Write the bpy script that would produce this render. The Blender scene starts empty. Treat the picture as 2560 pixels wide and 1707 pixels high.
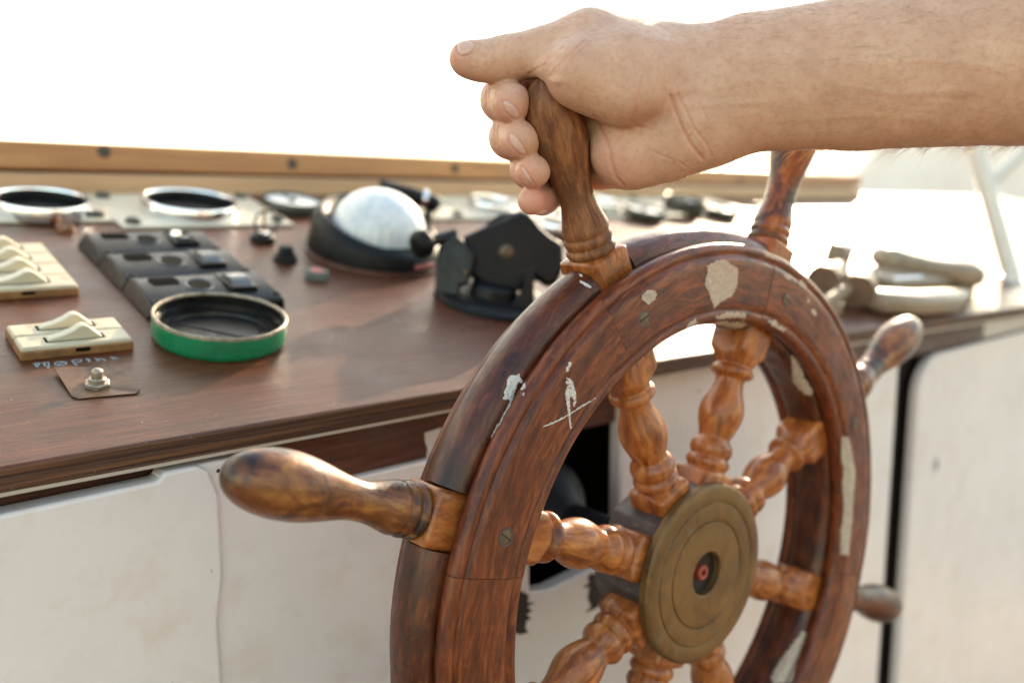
import bpy, bmesh, math, random
import numpy as np
from mathutils import Vector, Matrix
from mathutils.bvhtree import BVHTree

random.seed(7)
rng = np.random.default_rng(7)
scene = bpy.context.scene
COL = scene.collection
RAD = math.radians

# ---------------------------------------------------------------- camera
PXW, PXH, FPX = 2560.0, 1707.0, 2155.0
PITCH, YAW, ROLL = 0.1552, 0.708, -0.004
ZC = 1.12
CAM = Vector((0, 0, ZC))
FWD = Vector((math.sin(YAW) * math.cos(PITCH), math.cos(YAW) * math.cos(PITCH), -math.sin(PITCH)))
_r = Vector((math.cos(YAW), -math.sin(YAW), 0))
_u = _r.cross(FWD)
RIGHT = _r * math.cos(ROLL) + _u * math.sin(ROLL)
UP = _u * math.cos(ROLL) - _r * math.sin(ROLL)
cd = bpy.data.cameras.new('camera')
cam = bpy.data.objects.new('camera', cd)
COL.objects.link(cam)
M = Matrix((RIGHT, UP, -FWD)).transposed().to_4x4()
M.translation = CAM
cam.matrix_world = M
cd.sensor_width = 36
cd.lens = 36 * FPX / PXW
cd.clip_start = 0.02
cd.clip_end = 30000
cd.dof.use_dof = True
cd.dof.focus_distance = 0.445
cd.dof.aperture_fstop = 3.9
scene.camera = cam

# ---------------------------------------------------------------- light
SUN_EL, SUN_AZ = RAD(22), RAD(65)
world = bpy.data.worlds.new('World')
scene.world = world
world.use_nodes = True
wn = world.node_tree
bg = wn.nodes['Background']
sky = wn.nodes.new('ShaderNodeTexSky')
sky.sky_type = 'NISHITA'
sky.sun_disc = False
sky.sun_elevation = SUN_EL
sky.sun_rotation = SUN_AZ
sky.dust_density = 0.7
sky.air_density = 1.75
sky.ozone_density = 0.9
wn.links.new(sky.outputs[0], bg.inputs[0])
bg.inputs[1].default_value = 0.085
sd = bpy.data.lights.new('sun', 'SUN')
sd.energy = 5.0
sd.angle = RAD(0.6)
sd.color = (1.0, 0.80, 0.56)
sun = bpy.data.objects.new('sun', sd)
COL.objects.link(sun)
SUNV = Vector((math.cos(SUN_EL) * math.sin(SUN_AZ), math.cos(SUN_EL) * math.cos(SUN_AZ), math.sin(SUN_EL)))
sun.rotation_euler = SUNV.to_track_quat('Z', 'Y').to_euler()
sun.location = (3, 2, 4)
vs = scene.view_settings
vs.view_transform = 'Standard'
vs.look = 'None'
vs.gamma = 1
vs.exposure = 2.65
vs.use_curve_mapping = False
scene.render.engine = 'CYCLES'
scene.cycles.max_bounces = 6
scene.cycles.diffuse_bounces = 3
scene.cycles.glossy_bounces = 3
scene.cycles.transparent_max_bounces = 12


# ---------------------------------------------------------------- pixel helpers (photo pixel -> direction)
def ray(px, py):
    return FWD + RIGHT * ((px - PXW / 2) / FPX) - UP * ((py - PXH / 2) / FPX)


def at(px, py, d):
    return CAM + ray(px, py) * d


def topx(p):
    v = Vector(p) - CAM
    d = v.dot(FWD)
    return PXW / 2 + FPX * v.dot(RIGHT) / d, PXH / 2 - FPX * v.dot(UP) / d


# sloping console top: contains the X direction, rises away from the camera
TH = RAD(15.3)
HC = 0.1187
YE = 3.76 * HC
CO = Vector((0, YE, ZC - HC))
CN = Vector((0, -math.sin(TH), math.cos(TH)))
CV = Vector((0, math.cos(TH), math.sin(TH)))
CF = Matrix(((1, 0, 0), (0, math.cos(TH), -math.sin(TH)), (0, math.sin(TH), math.cos(TH)))).to_4x4()
CF.translation = CO


def cpt(px, py, up=0.0):
    d = ray(px, py)
    t = (CO + CN * up - CAM).dot(CN) / d.dot(CN)
    p = CAM + d * t - CO
    return p.x, p.dot(CV)


def on_y(px, py, Y):
    d = ray(px, py)
    p = CAM + d * (Y / d.y)
    return p.x, p.z


# ---------------------------------------------------------------- object helpers
def tag(o, label=None, cat=None, group=None, kind=None):
    if label: o['label'] = label
    if cat: o['category'] = cat
    if group: o['group'] = group
    if kind: o['kind'] = kind
    return o


def empty(name, mat=None):
    o = bpy.data.objects.new(name, None)
    o.empty_display_size = 0.02
    COL.objects.link(o)
    if mat is not None: o.matrix_world = mat
    return o


def build(name, verts, faces, mat, parent=None, smooth=True, uv=None, bevel=0, bseg=2, auto=40, matrix=None):
    me = bpy.data.meshes.new(name)
    me.from_pydata([tuple(v) for v in verts], [], [tuple(f) for f in faces])
    if uv is not None:
        lay = me.uv_layers.new(name='UVMap')
        idx = np.empty(len(me.loops), dtype=np.int32)
        me.loops.foreach_get('vertex_index', idx)
        lay.data.foreach_set('uv', np.asarray(uv, dtype=np.float32)[idx].ravel())
    bm = bmesh.new()
    bm.from_mesh(me)
    bmesh.ops.recalc_face_normals(bm, faces=bm.faces)
    bm.to_mesh(me)
    bm.free()
    if smooth:
        me.polygons.foreach_set('use_smooth', [True] * len(me.polygons))
        if auto: me.set_sharp_from_angle(angle=RAD(auto))
    me.materials.append(mat)
    o = bpy.data.objects.new(name, me)
    COL.objects.link(o)
    if parent is not None: o.parent = parent
    if matrix is not None:
        if parent is not None: o.matrix_local = matrix
        else: o.matrix_world = matrix
    if bevel:
        b = o.modifiers.new('bevel', 'BEVEL')
        b.width = bevel
        b.segments = bseg
        b.limit_method = 'ANGLE'
        b.angle_limit = RAD(35)
        b.harden_normals = False
    return o


def box_data(x0, x1, y0, y1, z0, z1):
    v = [(x0, y0, z0), (x1, y0, z0), (x1, y1, z0), (x0, y1, z0), (x0, y0, z1), (x1, y0, z1), (x1, y1, z1), (x0, y1, z1)]
    f = [(0, 3, 2, 1), (4, 5, 6, 7), (0, 1, 5, 4), (1, 2, 6, 5), (2, 3, 7, 6), (3, 0, 4, 7)]
    return v, f


def box(name, b, mat, parent=None, bevel=0, **k):
    v, f = box_data(*b)
    return build(name, v, f, mat, parent, bevel=bevel, **k)


def lathe_data(prof, n=48, closed=False, a0=0.0, a1=2 * math.pi, axis='z', zfun=None):
    """prof: (r, h) list revolved round an axis. UV: u = arc length, v = length along the profile."""
    full = abs(a1 - a0 - 2 * math.pi) < 1e-6
    na = n if full else n + 1
    verts, uv, faces = [], [], []
    L = [0]
    for i in range(1, len(prof)):
        L.append(L[-1] + math.hypot(prof[i][0] - prof[i - 1][0], prof[i][1] - prof[i - 1][1]))
    for j in range(na):
        a = a0 + (a1 - a0) * j / n
        for i, (r, h) in enumerate(prof):
            hh = h if zfun is None else zfun(r, h, a)
            if axis == 'z': verts.append((r * math.cos(a), r * math.sin(a), hh))
            else: verts.append((r * math.cos(a), hh, r * math.sin(a)))
            uv.append((a * max(r, prof[len(prof) // 2][0]), L[i]))
    m = len(prof)
    mm = m if closed else m - 1
    for j in range(n):
        j2 = (j + 1) % na
        for i in range(mm):
            i2 = (i + 1) % m
            faces.append((j * m + i, j2 * m + i, j2 * m + i2, j * m + i2))
    if closed and not full:
        faces.append(tuple(range(m)))
        faces.append(tuple((na - 1) * m + i for i in range(m)))
    return verts, faces, uv


def lathe(name, prof, mat, parent=None, n=48, closed=False, a0=0.0, a1=2 * math.pi, axis='z', matrix=None, auto=40, zfun=None):
    v, f, uv = lathe_data(prof, n, closed, a0, a1, axis, zfun)
    o = build(name, v, f, mat, parent, uv=uv, auto=auto, matrix=matrix)
    bm = bmesh.new()
    bm.from_mesh(o.data)
    bmesh.ops.remove_doubles(bm, verts=bm.verts, dist=1e-7)
    bmesh.ops.recalc_face_normals(bm, faces=bm.faces)
    bm.to_mesh(o.data)
    bm.free()
    return o


def prism(name, outline, z0, z1, mat, parent=None, bevel=0, matrix=None, bseg=2):
    n = len(outline)
    v = [(x, y, z0) for x, y in outline] + [(x, y, z1) for x, y in outline]
    f = [tuple(range(n))[::-1], tuple(range(n, 2 * n))] + [(i, (i + 1) % n, n + (i + 1) % n, n + i) for i in range(n)]
    return build(name, v, f, mat, parent, bevel=bevel, matrix=matrix, bseg=bseg)


def tube(name, path, rad, mat, parent=None, n=12, cap=True):
    P = [Vector(p) for p in path]
    verts, faces, uv = [], [], []
    t0 = (P[1] - P[0]).normalized()
    ref = Vector((0, 0, 1)) if abs(t0.z) < .9 else Vector((1, 0, 0))
    a = t0.cross(ref).normalized()
    L = 0
    for i, p in enumerate(P):
        t = (P[min(i + 1, len(P) - 1)] - P[max(i - 1, 0)]).normalized()
        a = (a - t * a.dot(t)).normalized()
        b = t.cross(a)
        r = rad[i] if isinstance(rad, (list, tuple)) else rad
        if i: L += (P[i] - P[i - 1]).length
        for k in range(n):
            an = 2 * math.pi * k / n
            verts.append(p + (a * math.cos(an) + b * math.sin(an)) * r)
            uv.append((L, an * r))
    for i in range(len(P) - 1):
        for k in range(n):
            k2 = (k + 1) % n
            faces.append((i * n + k, i * n + k2, (i + 1) * n + k2, (i + 1) * n + k))
    if cap:
        faces.append(tuple(range(n))[::-1])
        faces.append(tuple((len(P) - 1) * n + k for k in range(n)))
    return build(name, verts, faces, mat, parent, uv=uv)


def disc_pts(cx, cy, rx, ry, n=32, rot=0):
    return [(cx + rx * math.cos(a) * math.cos(rot) - ry * math.sin(a) * math.sin(rot),
             cy + rx * math.cos(a) * math.sin(rot) + ry * math.sin(a) * math.cos(rot))
            for a in [2 * math.pi * i / n for i in range(n)]]


# ---------------------------------------------------------------- materials
class NT:
    def __init__(s, name):
        s.m = bpy.data.materials.new(name)
        s.m.use_nodes = True
        s.t = s.m.node_tree
        s.b = s.t.nodes['Principled BSDF']
        s.out = s.t.nodes['Material Output']

    def n(s, typ, **k):
        nd = s.t.nodes.new('ShaderNode' + typ)
        for a, v in k.items():
            if hasattr(nd, a): setattr(nd, a, v)
            else: nd.inputs[a.replace('_', ' ')].default_value = v
        return nd

    def l(s, a, b):
        s.t.links.new(a, b)

    def coord(s, kind='Object', scale=(1, 1, 1), rand=True):
        c = s.n('TexCoord')
        mp = s.n('Mapping')
        mp.inputs['Scale'].default_value = scale
        s.l(c.outputs[kind], mp.inputs[0])
        if rand:
            oi = s.n('ObjectInfo')
            mu = s.n('Math', operation='MULTIPLY')
            mu.inputs[1].default_value = 37.0
            s.l(oi.outputs['Random'], mu.inputs[0])
            cb = s.n('CombineXYZ')
            for i in range(3): s.l(mu.outputs[0], cb.inputs[i])
            s.l(cb.outputs[0], mp.inputs['Location'])
        return mp.outputs[0]

    def noise(s, co, scale, detail=4, rough=.55, dist=0):
        nd = s.n('TexNoise')
        nd.inputs['Scale'].default_value = scale
        nd.inputs['Detail'].default_value = detail
        nd.inputs['Roughness'].default_value = rough
        nd.inputs['Distortion'].default_value = dist
        s.l(co, nd.inputs['Vector'])
        return nd.outputs[0]

    def ramp(s, fac, stops, interp='LINEAR'):
        r = s.n('ValToRGB')
        r.color_ramp.interpolation = interp
        while len(r.color_ramp.elements) < len(stops): r.color_ramp.elements.new(0.5)
        for e, (p, c) in zip(r.color_ramp.elements, stops):
            e.position = p
            e.color = (c, c, c, 1) if isinstance(c, (int, float)) else (*c, 1)
        s.l(fac, r.inputs[0])
        return r.outputs[0]

    def mix(s, fac, a, b, mode='MIX'):
        m = s.n('Mix', data_type='RGBA', blend_type=mode)
        if isinstance(fac, (int, float)): m.inputs[0].default_value = fac
        else: s.l(fac, m.inputs[0])
        for sock, v in ((m.inputs[6], a), (m.inputs[7], b)):
            if isinstance(v, tuple): sock.default_value = (*v, 1)
            else: s.l(v, sock)
        return m.outputs[2]

    def bump(s, h, strength, dist, prev=None):
        b = s.n('Bump')
        b.inputs['Strength'].default_value = strength
        b.inputs['Distance'].default_value = dist
        s.l(h, b.inputs['Height'])
        if prev is not None: s.l(prev, b.inputs['Normal'])
        return b.outputs[0]

    def set(s, **k):
        for a, v in k.items():
            sock = s.b.inputs[a.replace('_', ' ')]
            if isinstance(v, (int, float)): sock.default_value = v
            elif isinstance(v, tuple): sock.default_value = (*v, 1) if len(v) == 3 and sock.type == 'RGBA' else v
            else: s.l(v, sock)
        return s


def varnish(name, dark, mid, light, kind='UV', grain=(9, 60, 60), worn=.5, coat=.6, rough=.38, patch=(.05, .03, .02), pw=.55, gscale=1.0, pr=(.50, .68)):
    """old varnished hardwood: grain along u, dirty patches, scuffs and an uneven glossy coat"""
    s = NT(name)
    g = s.coord(kind, grain)
    o = s.coord('Object', (1, 1, 1))
    g1 = s.noise(g, 6 * gscale, 6, .65, .6)
    col = s.ramp(g1, [(.30, dark), (.50, mid), (.72, light)])
    g2 = s.noise(s.coord(kind, (grain[0] * 2.5, grain[1] * 5, grain[2] * 5)), 9 * gscale, 3, .6)
    pores = s.ramp(g2, [(.36, 0.0), (.46, 1.0)])
    col = s.mix(s.mix(.55, (1, 1, 1), pores), s.mix(.5, col, (.015, .006, .003)), col)
    p1 = s.noise(o, 38, 5, .62, .4)
    col = s.mix(s.ramp(p1, [(pr[0], 0.0), (pr[1], pw)]), col, patch)
    p2 = s.noise(o, 95, 6, .7, .2)
    col = s.mix(s.ramp(p2, [(.60, 0.0), (.70, worn)]), col, light)
    s.set(Base_Color=col)
    rr = s.ramp(s.noise(o, 55, 5, .6), [(.3, rough - .14), (.7, rough + .2)])
    s.set(Roughness=rr, Coat_Weight=coat, Coat_Roughness=.16, Coat_IOR=1.4, Specular_IOR_Level=.28)
    b = s.bump(g2, .35, .0004)
    b = s.bump(s.noise(o, 260, 4, .6), .28, .0006, b)
    b = s.bump(s.noise(o, 60, 3, .5), .25, .002, b)
    s.set(Normal=b)
    cb = s.bump(s.noise(o, 120, 4, .6), .18, .0008)
    s.set(Coat_Normal=cb)
    return s.m


def plain(name, col, rough=.5, var=.12, vs_=60, metallic=0, coat=0, bump=.1, bscale=300, bdist=.0004, dirt=None, dscale=40, dth=(.55, .75), **k):
    s = NT(name)
    o = s.coord('Object')
    n1 = s.noise(o, vs_, 5, .6)
    c = s.mix(s.ramp(n1, [(.3, 0.0), (.7, 1.0)]), tuple(x * (1 - var) for x in col), tuple(min(1, x * (1 + var)) for x in col))
    if dirt is not None:
        c = s.mix(s.ramp(s.noise(o, dscale, 6, .68, .3), [(dth[0], 0.0), (dth[1], .85)]), c, dirt)
    s.set(Base_Color=c, Metallic=float(metallic), Coat_Weight=float(coat), Coat_Roughness=.15)
    s.set(Roughness=s.ramp(s.noise(o, vs_ * 1.7, 4), [(.3, max(.03, rough - .1)), (.7, min(1, rough + .1))]))
    if bump: s.set(Normal=s.bump(s.noise(o, bscale, 4), bump, bdist))
    s.set(**k)
    return s.m


M_rim = varnish('varnished_mahogany', (.028, .0052, .0018), (.112, .0215, .0048), (.24, .060, .0130), grain=(10, 42, 1), worn=.4, coat=.22, rough=.42, patch=(.020, .0062, .0034), pw=.65, pr=(.53, .74))
M_felloe = varnish('shade_darkened_mahogany', (.022, .0050, .0020), (.072, .0155, .0042), (.155, .041, .0100), grain=(10, 42, 1), worn=.35, coat=.3, rough=.40, patch=(.014, .0058, .0040), pw=.85)  # rim wood made darker: shade on the side away from the sun, put into the colour
M_spoke = varnish('varnished_spoke_wood', (.11, .024, .0055), (.28, .080, .0160), (.46, .17, .038), grain=(9, 30, 1), worn=.4, coat=.4, rough=.34, patch=(.050, .0130, .0045), pw=.6, pr=(.52, .72))
M_handle = varnish('worn_handle_wood', (.050, .0135, .0038), (.145, .042, .0100), (.33, .135, .028), grain=(9, 24, 1), worn=.8, coat=.35, rough=.36, patch=(.014, .0080, .0055), pw=.9, pr=(.49, .60))
M_grip = varnish('dry_grip_wood', (.090, .026, .0085), (.185, .062, .0200), (.33, .140, .052), grain=(9, 45, 1), worn=.5, coat=.1, rough=.55, patch=(.055, .024, .013), pw=.6)
M_bare = plain('bare_weathered_wood', (.36, .28, .21), .8, .25, 400, bump=.4, bscale=900)
M_chip = plain('white_paint_mark', (.50, .455, .42), .65, .12, 300, dirt=(.13, .05, .02), dscale=420, dth=(.56, .66))
M_darkhub = plain('dark_hub_wood', (.055, .034, .028), .55, .35, 90, bump=.3, bscale=200, bdist=.001, dirt=(.15, .10, .08), dscale=120)
M_screw = plain('old_brass_screw', (.12, .085, .05), .5, .3, 300, metallic=.6)
M_red = plain('red_rubber', (.24, .035, .015), .5, .15, 200)
M_hole = plain('unlit_hole', (.0022, .0020, .0020), .8, .2, 80, bump=0, Specular_IOR_Level=.1)  # near-black on flat pieces, stands for the shade inside holes
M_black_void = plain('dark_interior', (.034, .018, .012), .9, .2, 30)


def mk_brass():
    s = NT('patinated_brass')
    o = s.coord('Object')
    c = s.coord('Object', (1, .3, 1))
    n1 = s.noise(o, 45, 6, .65, .5)
    n2 = s.noise(s.coord('Object', (30, 8, 9)), 9, 5, .7, .8)
    col = s.ramp(n1, [(.3, (.070, .036, .0125)), (.5, (.13, .068, .0215)), (.72, (.20, .11, .035))])
    col = s.mix(s.ramp(n2, [(.52, 0.0), (.66, .7)]), col, (.19, .085, .015))
    n3 = s.noise(o, 75, 5, .6)
    col = s.mix(s.ramp(n3, [(.66, 0.0), (.74, .6)]), col, (.10, .12, .105))
    s.set(Base_Color=col, Metallic=.45, Roughness=s.ramp(n1, [(.3, .42), (.7, .62)]))
    s.set(Normal=s.bump(s.noise(o, 500, 4), .25, .0004))
    return s.m


M_brass = mk_brass()


def mk_counter():
    s = NT('weathered_mahogany_ply')
    g = s.coord('Object', (3, 55, 55), rand=False)
    o = s.coord('Object', rand=False)
    g1 = s.noise(g, 5, 6, .65, .5)
    col = s.ramp(g1, [(.3, (.040, .0100, .0038)), (.5, (.082, .0235, .0085)), (.7, (.135, .044, .0170))])
    g2 = s.noise(s.coord('Object', (14, 420, 420), rand=False), 4, 4, .65)
    col = s.mix(s.ramp(g2, [(.34, .75), (.50, 0.0)]), col, (.018, .0075, .0055))
    big = s.noise(o, 9, 5, .6, .3)
    col = s.mix(s.ramp(big, [(.45, 0.0), (.75, .55)]), col, (.045, .023, .015))
    sp = s.noise(o, 420, 2, .5)
    col = s.mix(s.ramp(sp, [(.735, 0.0), (.76, .8)]), col, (.5, .40, .33))
    s.set(Base_Color=col, Roughness=s.ramp(s.noise(o, 26, 5, .6), [(.3, .25), (.7, .42)]), Specular_IOR_Level=.27)
    b = s.bump(g2, .4, .0005)
    b = s.bump(s.noise(o, 130, 4, .6), .15, .0010, b)
    s.set(Normal=b)
    return s.m


M_counter = mk_counter()


def mk_plyedge():
    s = NT('plywood_edge_plies')
    g = s.coord('Object', (2.2, 330, 330), rand=False)
    w = s.noise(g, 1.6, 4, .6)
    col = s.ramp(w, [(.36, (.022, .008, .0038)), (.48, (.060, .020, .0075)), (.60, (.13, .050, .016))])
    o = s.coord('Object', rand=False)
    col = s.mix(s.ramp(s.noise(o, 330, 4, .7), [(.68, 0.0), (.73, .55)]), col, (.5, .45, .40))
    s.set(Base_Color=col, Roughness=.55)
    b = s.bump(w, .8, .002)
    s.set(Normal=s.bump(s.noise(s.coord('Object', (8, 200, 200), rand=False), 6, 4), .5, .001, b))
    return s.m


M_plyedge = mk_plyedge()


def mk_paint(name, col, dirt=(.33, .25, .17), amt=.5):
    s = NT(name)
    o = s.coord('Object')
    n1 = s.noise(o, 7, 6, .6, .4)
    c = s.mix(s.ramp(n1, [(.3, 0.0), (.75, 1.0)]), col, tuple(x * .90 for x in col))
    n2 = s.noise(s.coord('Object', (22, 22, 4)), 2.2, 6, .65, .5)
    c = s.mix(s.ramp(n2, [(.60, 0.0), (.80, amt)]), c, (col[0] * .78, col[1] * .73, col[2] * .66))
    n3 = s.noise(o, 150, 4, .6)
    c = s.mix(s.ramp(n3, [(.73, 0.0), (.78, .8)]), c, dirt)
    s.set(Base_Color=c, Roughness=s.ramp(s.noise(o, 30, 4), [(.3, .28), (.7, .5)]), Specular_IOR_Level=.45)
    b = s.bump(s.noise(s.coord('Object', (45, 45, 7)), 3, 5, .6, .4), .16, .0022)
    b = s.bump(s.noise(o, 11, 4, .5), .30, .008, b)
    b = s.bump(s.noise(o, 55, 3, .5), .07, .002, b)
    s.set(Normal=s.bump(s.noise(o, 420, 3), .10, .0003, b))
    st = s.noise(s.coord('Object', (14, 14, 1.3)), 2.0, 5, .6, .3)
    c = s.mix(s.ramp(st, [(.54, 0.0), (.80, .5)]), c, (.50, .37, .25))
    s.set(Base_Color=c)
    return s.m


M_paint = mk_paint('white_gloss_paint', (.66, .575, .535))
M_paint_strip = mk_paint('white_paint_chipped', (.50, .44, .39), (.12, .07, .04), .9)
M_brownboard = varnish('brown_board', (.040, .0110, .0060), (.070, .0200, .0105), (.11, .035, .018), kind='Object', grain=(3, 60, 60), worn=.15, coat=.25, rough=.5, patch=(.05, .022, .015), gscale=.8)


def mk_pine(name, a, b, c):
    s = NT(name)
    g = s.coord('Object', (1.6, 38, 38))
    n = s.noise(g, 3, 5, .6, .7)
    col = s.ramp(n, [(.32, a), (.5, b), (.7, c)])
    o = s.coord('Object', (4, 12, 12))
    col = s.mix(s.ramp(s.noise(o, 3, 4), [(.5, 0.0), (.8, .5)]), col, a)
    s.set(Base_Color=col, Roughness=.42, Coat_Weight=.35, Coat_Roughness=.25)
    s.set(Normal=s.bump(n, .2, .001))
    return s.m


M_pine = mk_pine('varnished_pine', (.24, .085, .023), (.36, .145, .040), (.45, .20, .062))
M_pine2 = mk_pine('pale_pine', (.30, .155, .070), (.39, .215, .10), (.46, .27, .14))
M_cream = plain('aged_cream_plastic', (.42, .345, .23), .45, .10, 50, dirt=(.22, .095, .03), dscale=70, dth=(.58, .74), bump=.08)
M_creamrocker = plain('cream_rocker', (.48, .41, .29), .38, .06, 50, bump=.05)
M_rustedge = plain('rusty_switch_edge', (.19, .085, .026), .7, .35, 120, bump=.3)
M_plate = plain('cream_instrument_plate', (.50, .44, .34), .4, .07, 30, dirt=(.38, .30, .2), dscale=25, bump=.05)
M_chrome = plain('chrome_bezel', (.72, .74, .78), .14, .05, 60, metallic=1.0, bump=.04)
M_blackpl = plain('black_plastic', (.0034, .0037, .0042), .36, .25, 80, bump=.08, bscale=700, dirt=(.014, .0125, .011), dscale=180, dth=(.62, .85), Specular_IOR_Level=.3)
M_blackgl = plain('black_glass', (.004, .0045, .006), .45, .1, 30, bump=0, Specular_IOR_Level=.12)
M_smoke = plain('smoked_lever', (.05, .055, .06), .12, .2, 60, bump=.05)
M_rubber = plain('black_rubber', (.0032, .0028, .0026), .5, .3, 80, bump=.12, bscale=500, Specular_IOR_Level=.22)
M_green = plain('green_enamel', (.003, .16, .062), .30, .12, 40, coat=.3, bump=.08, bscale=120, dirt=(.02, .09, .045), dscale=30)
M_lidrim = plain('chipped_lid_rim', (.30, .24, .17), .5, .4, 200, metallic=.3, dirt=(.04, .03, .02), dscale=130)
M_lidin = plain('grimy_black_lining', (.0055, .0048, .0045), .35, .4, 60, dirt=(.022, .017, .012), dscale=45, dth=(.5, .8), bump=.05, Specular_IOR_Level=.25)
M_steel = plain('weathered_steel', (.33, .27, .20), .42, .25, 180, metallic=.75, dirt=(.14, .08, .04), dscale=220)
M_plated = plain('tarnished_brass_sheet', (.085, .040, .020), .5, .3, 90, metallic=.35, dirt=(.18, .095, .03), dscale=70, bump=.25)
M_amber = plain('amber_plastic', (.20, .065, .018), .2, .1, 60, bump=0, Transmission_Weight=.35)
M_redbtn = plain('faded_red_button', (.38, .10, .085), .5, .15, 90)
M_collar = plain('green_grey_collar', (.07, .085, .07), .55, .3, 150)
M_white_dial = plain('white_dial', (.70, .69, .66), .35, .05, 30, bump=0)
M_brassrod = plain('dull_brass', (.42, .28, .12), .35, .2, 120, metallic=.85)
M_knobcap = plain('dark_olive_cap', (.05, .048, .038), .35, .3, 120, metallic=.4)
M_chalk = plain('chalky_writing', (.20, .215, .22), .9, .2, 500, bump=.2, bscale=900)
M_alu = plain('painted_tube', (.58, .54, .48), .35, .06, 40)
M_darkwood = plain('dark_plug', (.045, .03, .022), .6, .3, 200)
M_caulk = plain('dark_seam', (.026, .014, .010), .8, .2, 80)


def mk_dome():
    s = NT('milky_acrylic_dome')
    o = s.coord('Object', rand=False)
    n = s.noise(s.coord('Object', (60, 60, 5), rand=False), 3, 5, .6)
    col = s.mix(s.ramp(n, [(.35, 0.0), (.7, 1.0)]), (.42, .45, .47), (.66, .66, .63))
    s.set(Base_Color=col, Roughness=.38, Coat_Weight=.5, Coat_Roughness=.12, Subsurface_Weight=.3, Subsurface_Scale=.02)
    return s.m


M_dome = mk_dome()


def mk_skin():
    s = NT('skin')
    o = s.coord('Object', rand=False)
    at_ = s.n('Attribute', attribute_name='flush_and_shade')
    n1 = s.noise(o, 55, 5, .6)
    col = s.mix(s.ramp(n1, [(.3, 0.0), (.7, 1.0)]), (.47, .250, .155), (.58, .335, .218))
    n2 = s.noise(o, 340, 4, .6)
    col = s.mix(s.ramp(n2, [(.48, 0.0), (.78, .5)]), col, (.36, .160, .100))
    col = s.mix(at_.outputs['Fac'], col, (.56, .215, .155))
    s.set(Base_Color=col, Roughness=s.ramp(n2, [(.3, .42), (.7, .58)]), Subsurface_Weight=.25, Subsurface_Scale=.4, Specular_IOR_Level=.4)
    s.b.inputs['Subsurface Radius'].default_value = (.012, .0045, .0022)
    v = s.n('TexVoronoi')
    v.feature = 'DISTANCE_TO_EDGE'
    v.inputs['Scale'].default_value = 1000
    s.l(o, v.inputs['Vector'])
    b = s.bump(v.outputs['Distance'], .4, .0003)
    b = s.bump(s.noise(o, 420, 5, .65), .55, .0006, b)
    b = s.bump(s.noise(s.coord('Object', (40, 150, 40), rand=False), 4, 4, .6), .22, .0008, b)
    s.set(Normal=b)
    return s.m


M_skin = mk_skin()
M_nail = plain('fingernail', (.60, .315, .235), .40, .08, 300, coat=.1, bump=.1, bscale=900, Subsurface_Weight=.2)
M_hair = plain('golden_arm_hair', (.50, .30, .14), .4, .1, 100, bump=0)


def mk_glass():
    s = NT('salt_hazed_windscreen')
    t = s.t
    tr = s.n('BsdfTransparent')
    tl = s.n('BsdfTranslucent')
    tl.inputs[0].default_value = (.85, .86, .86, 1)
    mx = s.n('MixShader')
    o = s.coord('Object', rand=False)
    f = s.ramp(s.noise(o, 6, 4), [(.3, .30), (.7, .42)])
    s.l(f, mx.inputs[0])
    s.l(tr.outputs[0], mx.inputs[1])
    s.l(tl.outputs[0], mx.inputs[2])
    gl = s.n('BsdfGlossy')
    gl.inputs['Roughness'].default_value = .08
    m2 = s.n('MixShader')
    m2.inputs[0].default_value = .05
    s.l(mx.outputs[0], m2.inputs[1])
    s.l(gl.outputs[0], m2.inputs[2])
    s.l(m2.outputs[0], s.out.inputs[0])
    return s.m


M_glass = mk_glass()


def mk_sea():
    s = NT('sea_water')
    o = s.coord('Object', rand=False)
    s.set(Base_Color=(.02, .045, .055), Roughness=.18)
    b = s.bump(s.noise(o, .5, 6, .6), .6, .5)
    s.set(Normal=b)
    return s.m


M_sea = mk_sea()
M_hill = plain('hazy_hillside', (.20, .21, .19), .95, .2, .01, bump=0)
M_deck = plain('teak_deck', (.22, .13, .07), .6, .2, 10)

# ================================================================ SETTING
sea = build('sea', [(-10500, -10500, -1.6), (10500, -10500, -1.6), (10500, 10500, -1.6), (-10500, 10500, -1.6)], [(0, 1, 2, 3)], M_sea, smooth=False)
tag(sea, kind='structure')
v, f = box_data(-1.6, 2.6, -2.0, YE + .75, -.04, 0)
tag(build('deck', v, f, M_deck, smooth=False), kind='structure')
# far hillside across the water, to the right of the windscreen
hv, hf = [], []
NA, NR = 90, 14
for i in range(NA):
    t = i / (NA - 1)
    az = RAD(58 + 62 * t)
    prof = 330 * min(1, (t / .10)) ** .7 * (1 + .18 * math.sin(5 * t * 3) + .08 * math.sin(31 * t + 1) + .03 * math.sin(83 * t))
    for j in range(NR):
        s_ = j / (NR - 1)
        R_ = 2300 + 900 * s_
        h_ = prof * math.sin(s_ * math.pi / 2) ** 1.2 * (1 + .05 * math.sin(17 * t * 5 + j))
        hv.append((R_ * math.sin(az), R_ * math.cos(az), -1.6 - 3 * (1 - s_) + h_))
for i in range(NA - 1):
    for j in range(NR - 1):
        hf.append((i * NR + j, (i + 1) * NR + j, (i + 1) * NR + j + 1, i * NR + j + 1))
tag(build('hills', hv, hf, M_hill), kind='structure')

# ================================================================ CONSOLE
console = empty('helm_console', Matrix.Translation((0.4, YE, 0)))
tag(console, 'white painted helm console with sloping brown plywood top', 'console')
CI = console.matrix_world.inverted()
VB = cpt(0, 478)[1]
PLY = .0142
UL, UR = -.75, 2.6


def smoothstep(a, b, x):
    t = max(0, min(1, (x - a) / (b - a)))
    return t * t * (3 - 2 * t)


FE = [(UL, .002), (.0, .001), (.2, 0), (.34, -.001)] + [cpt(1560, 917), cpt(1700, 893), cpt(1900, 862), cpt(2150, 826), cpt(2350, 795), cpt(2560, 766)]
FE.append((UR, FE[-1][1]))
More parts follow.
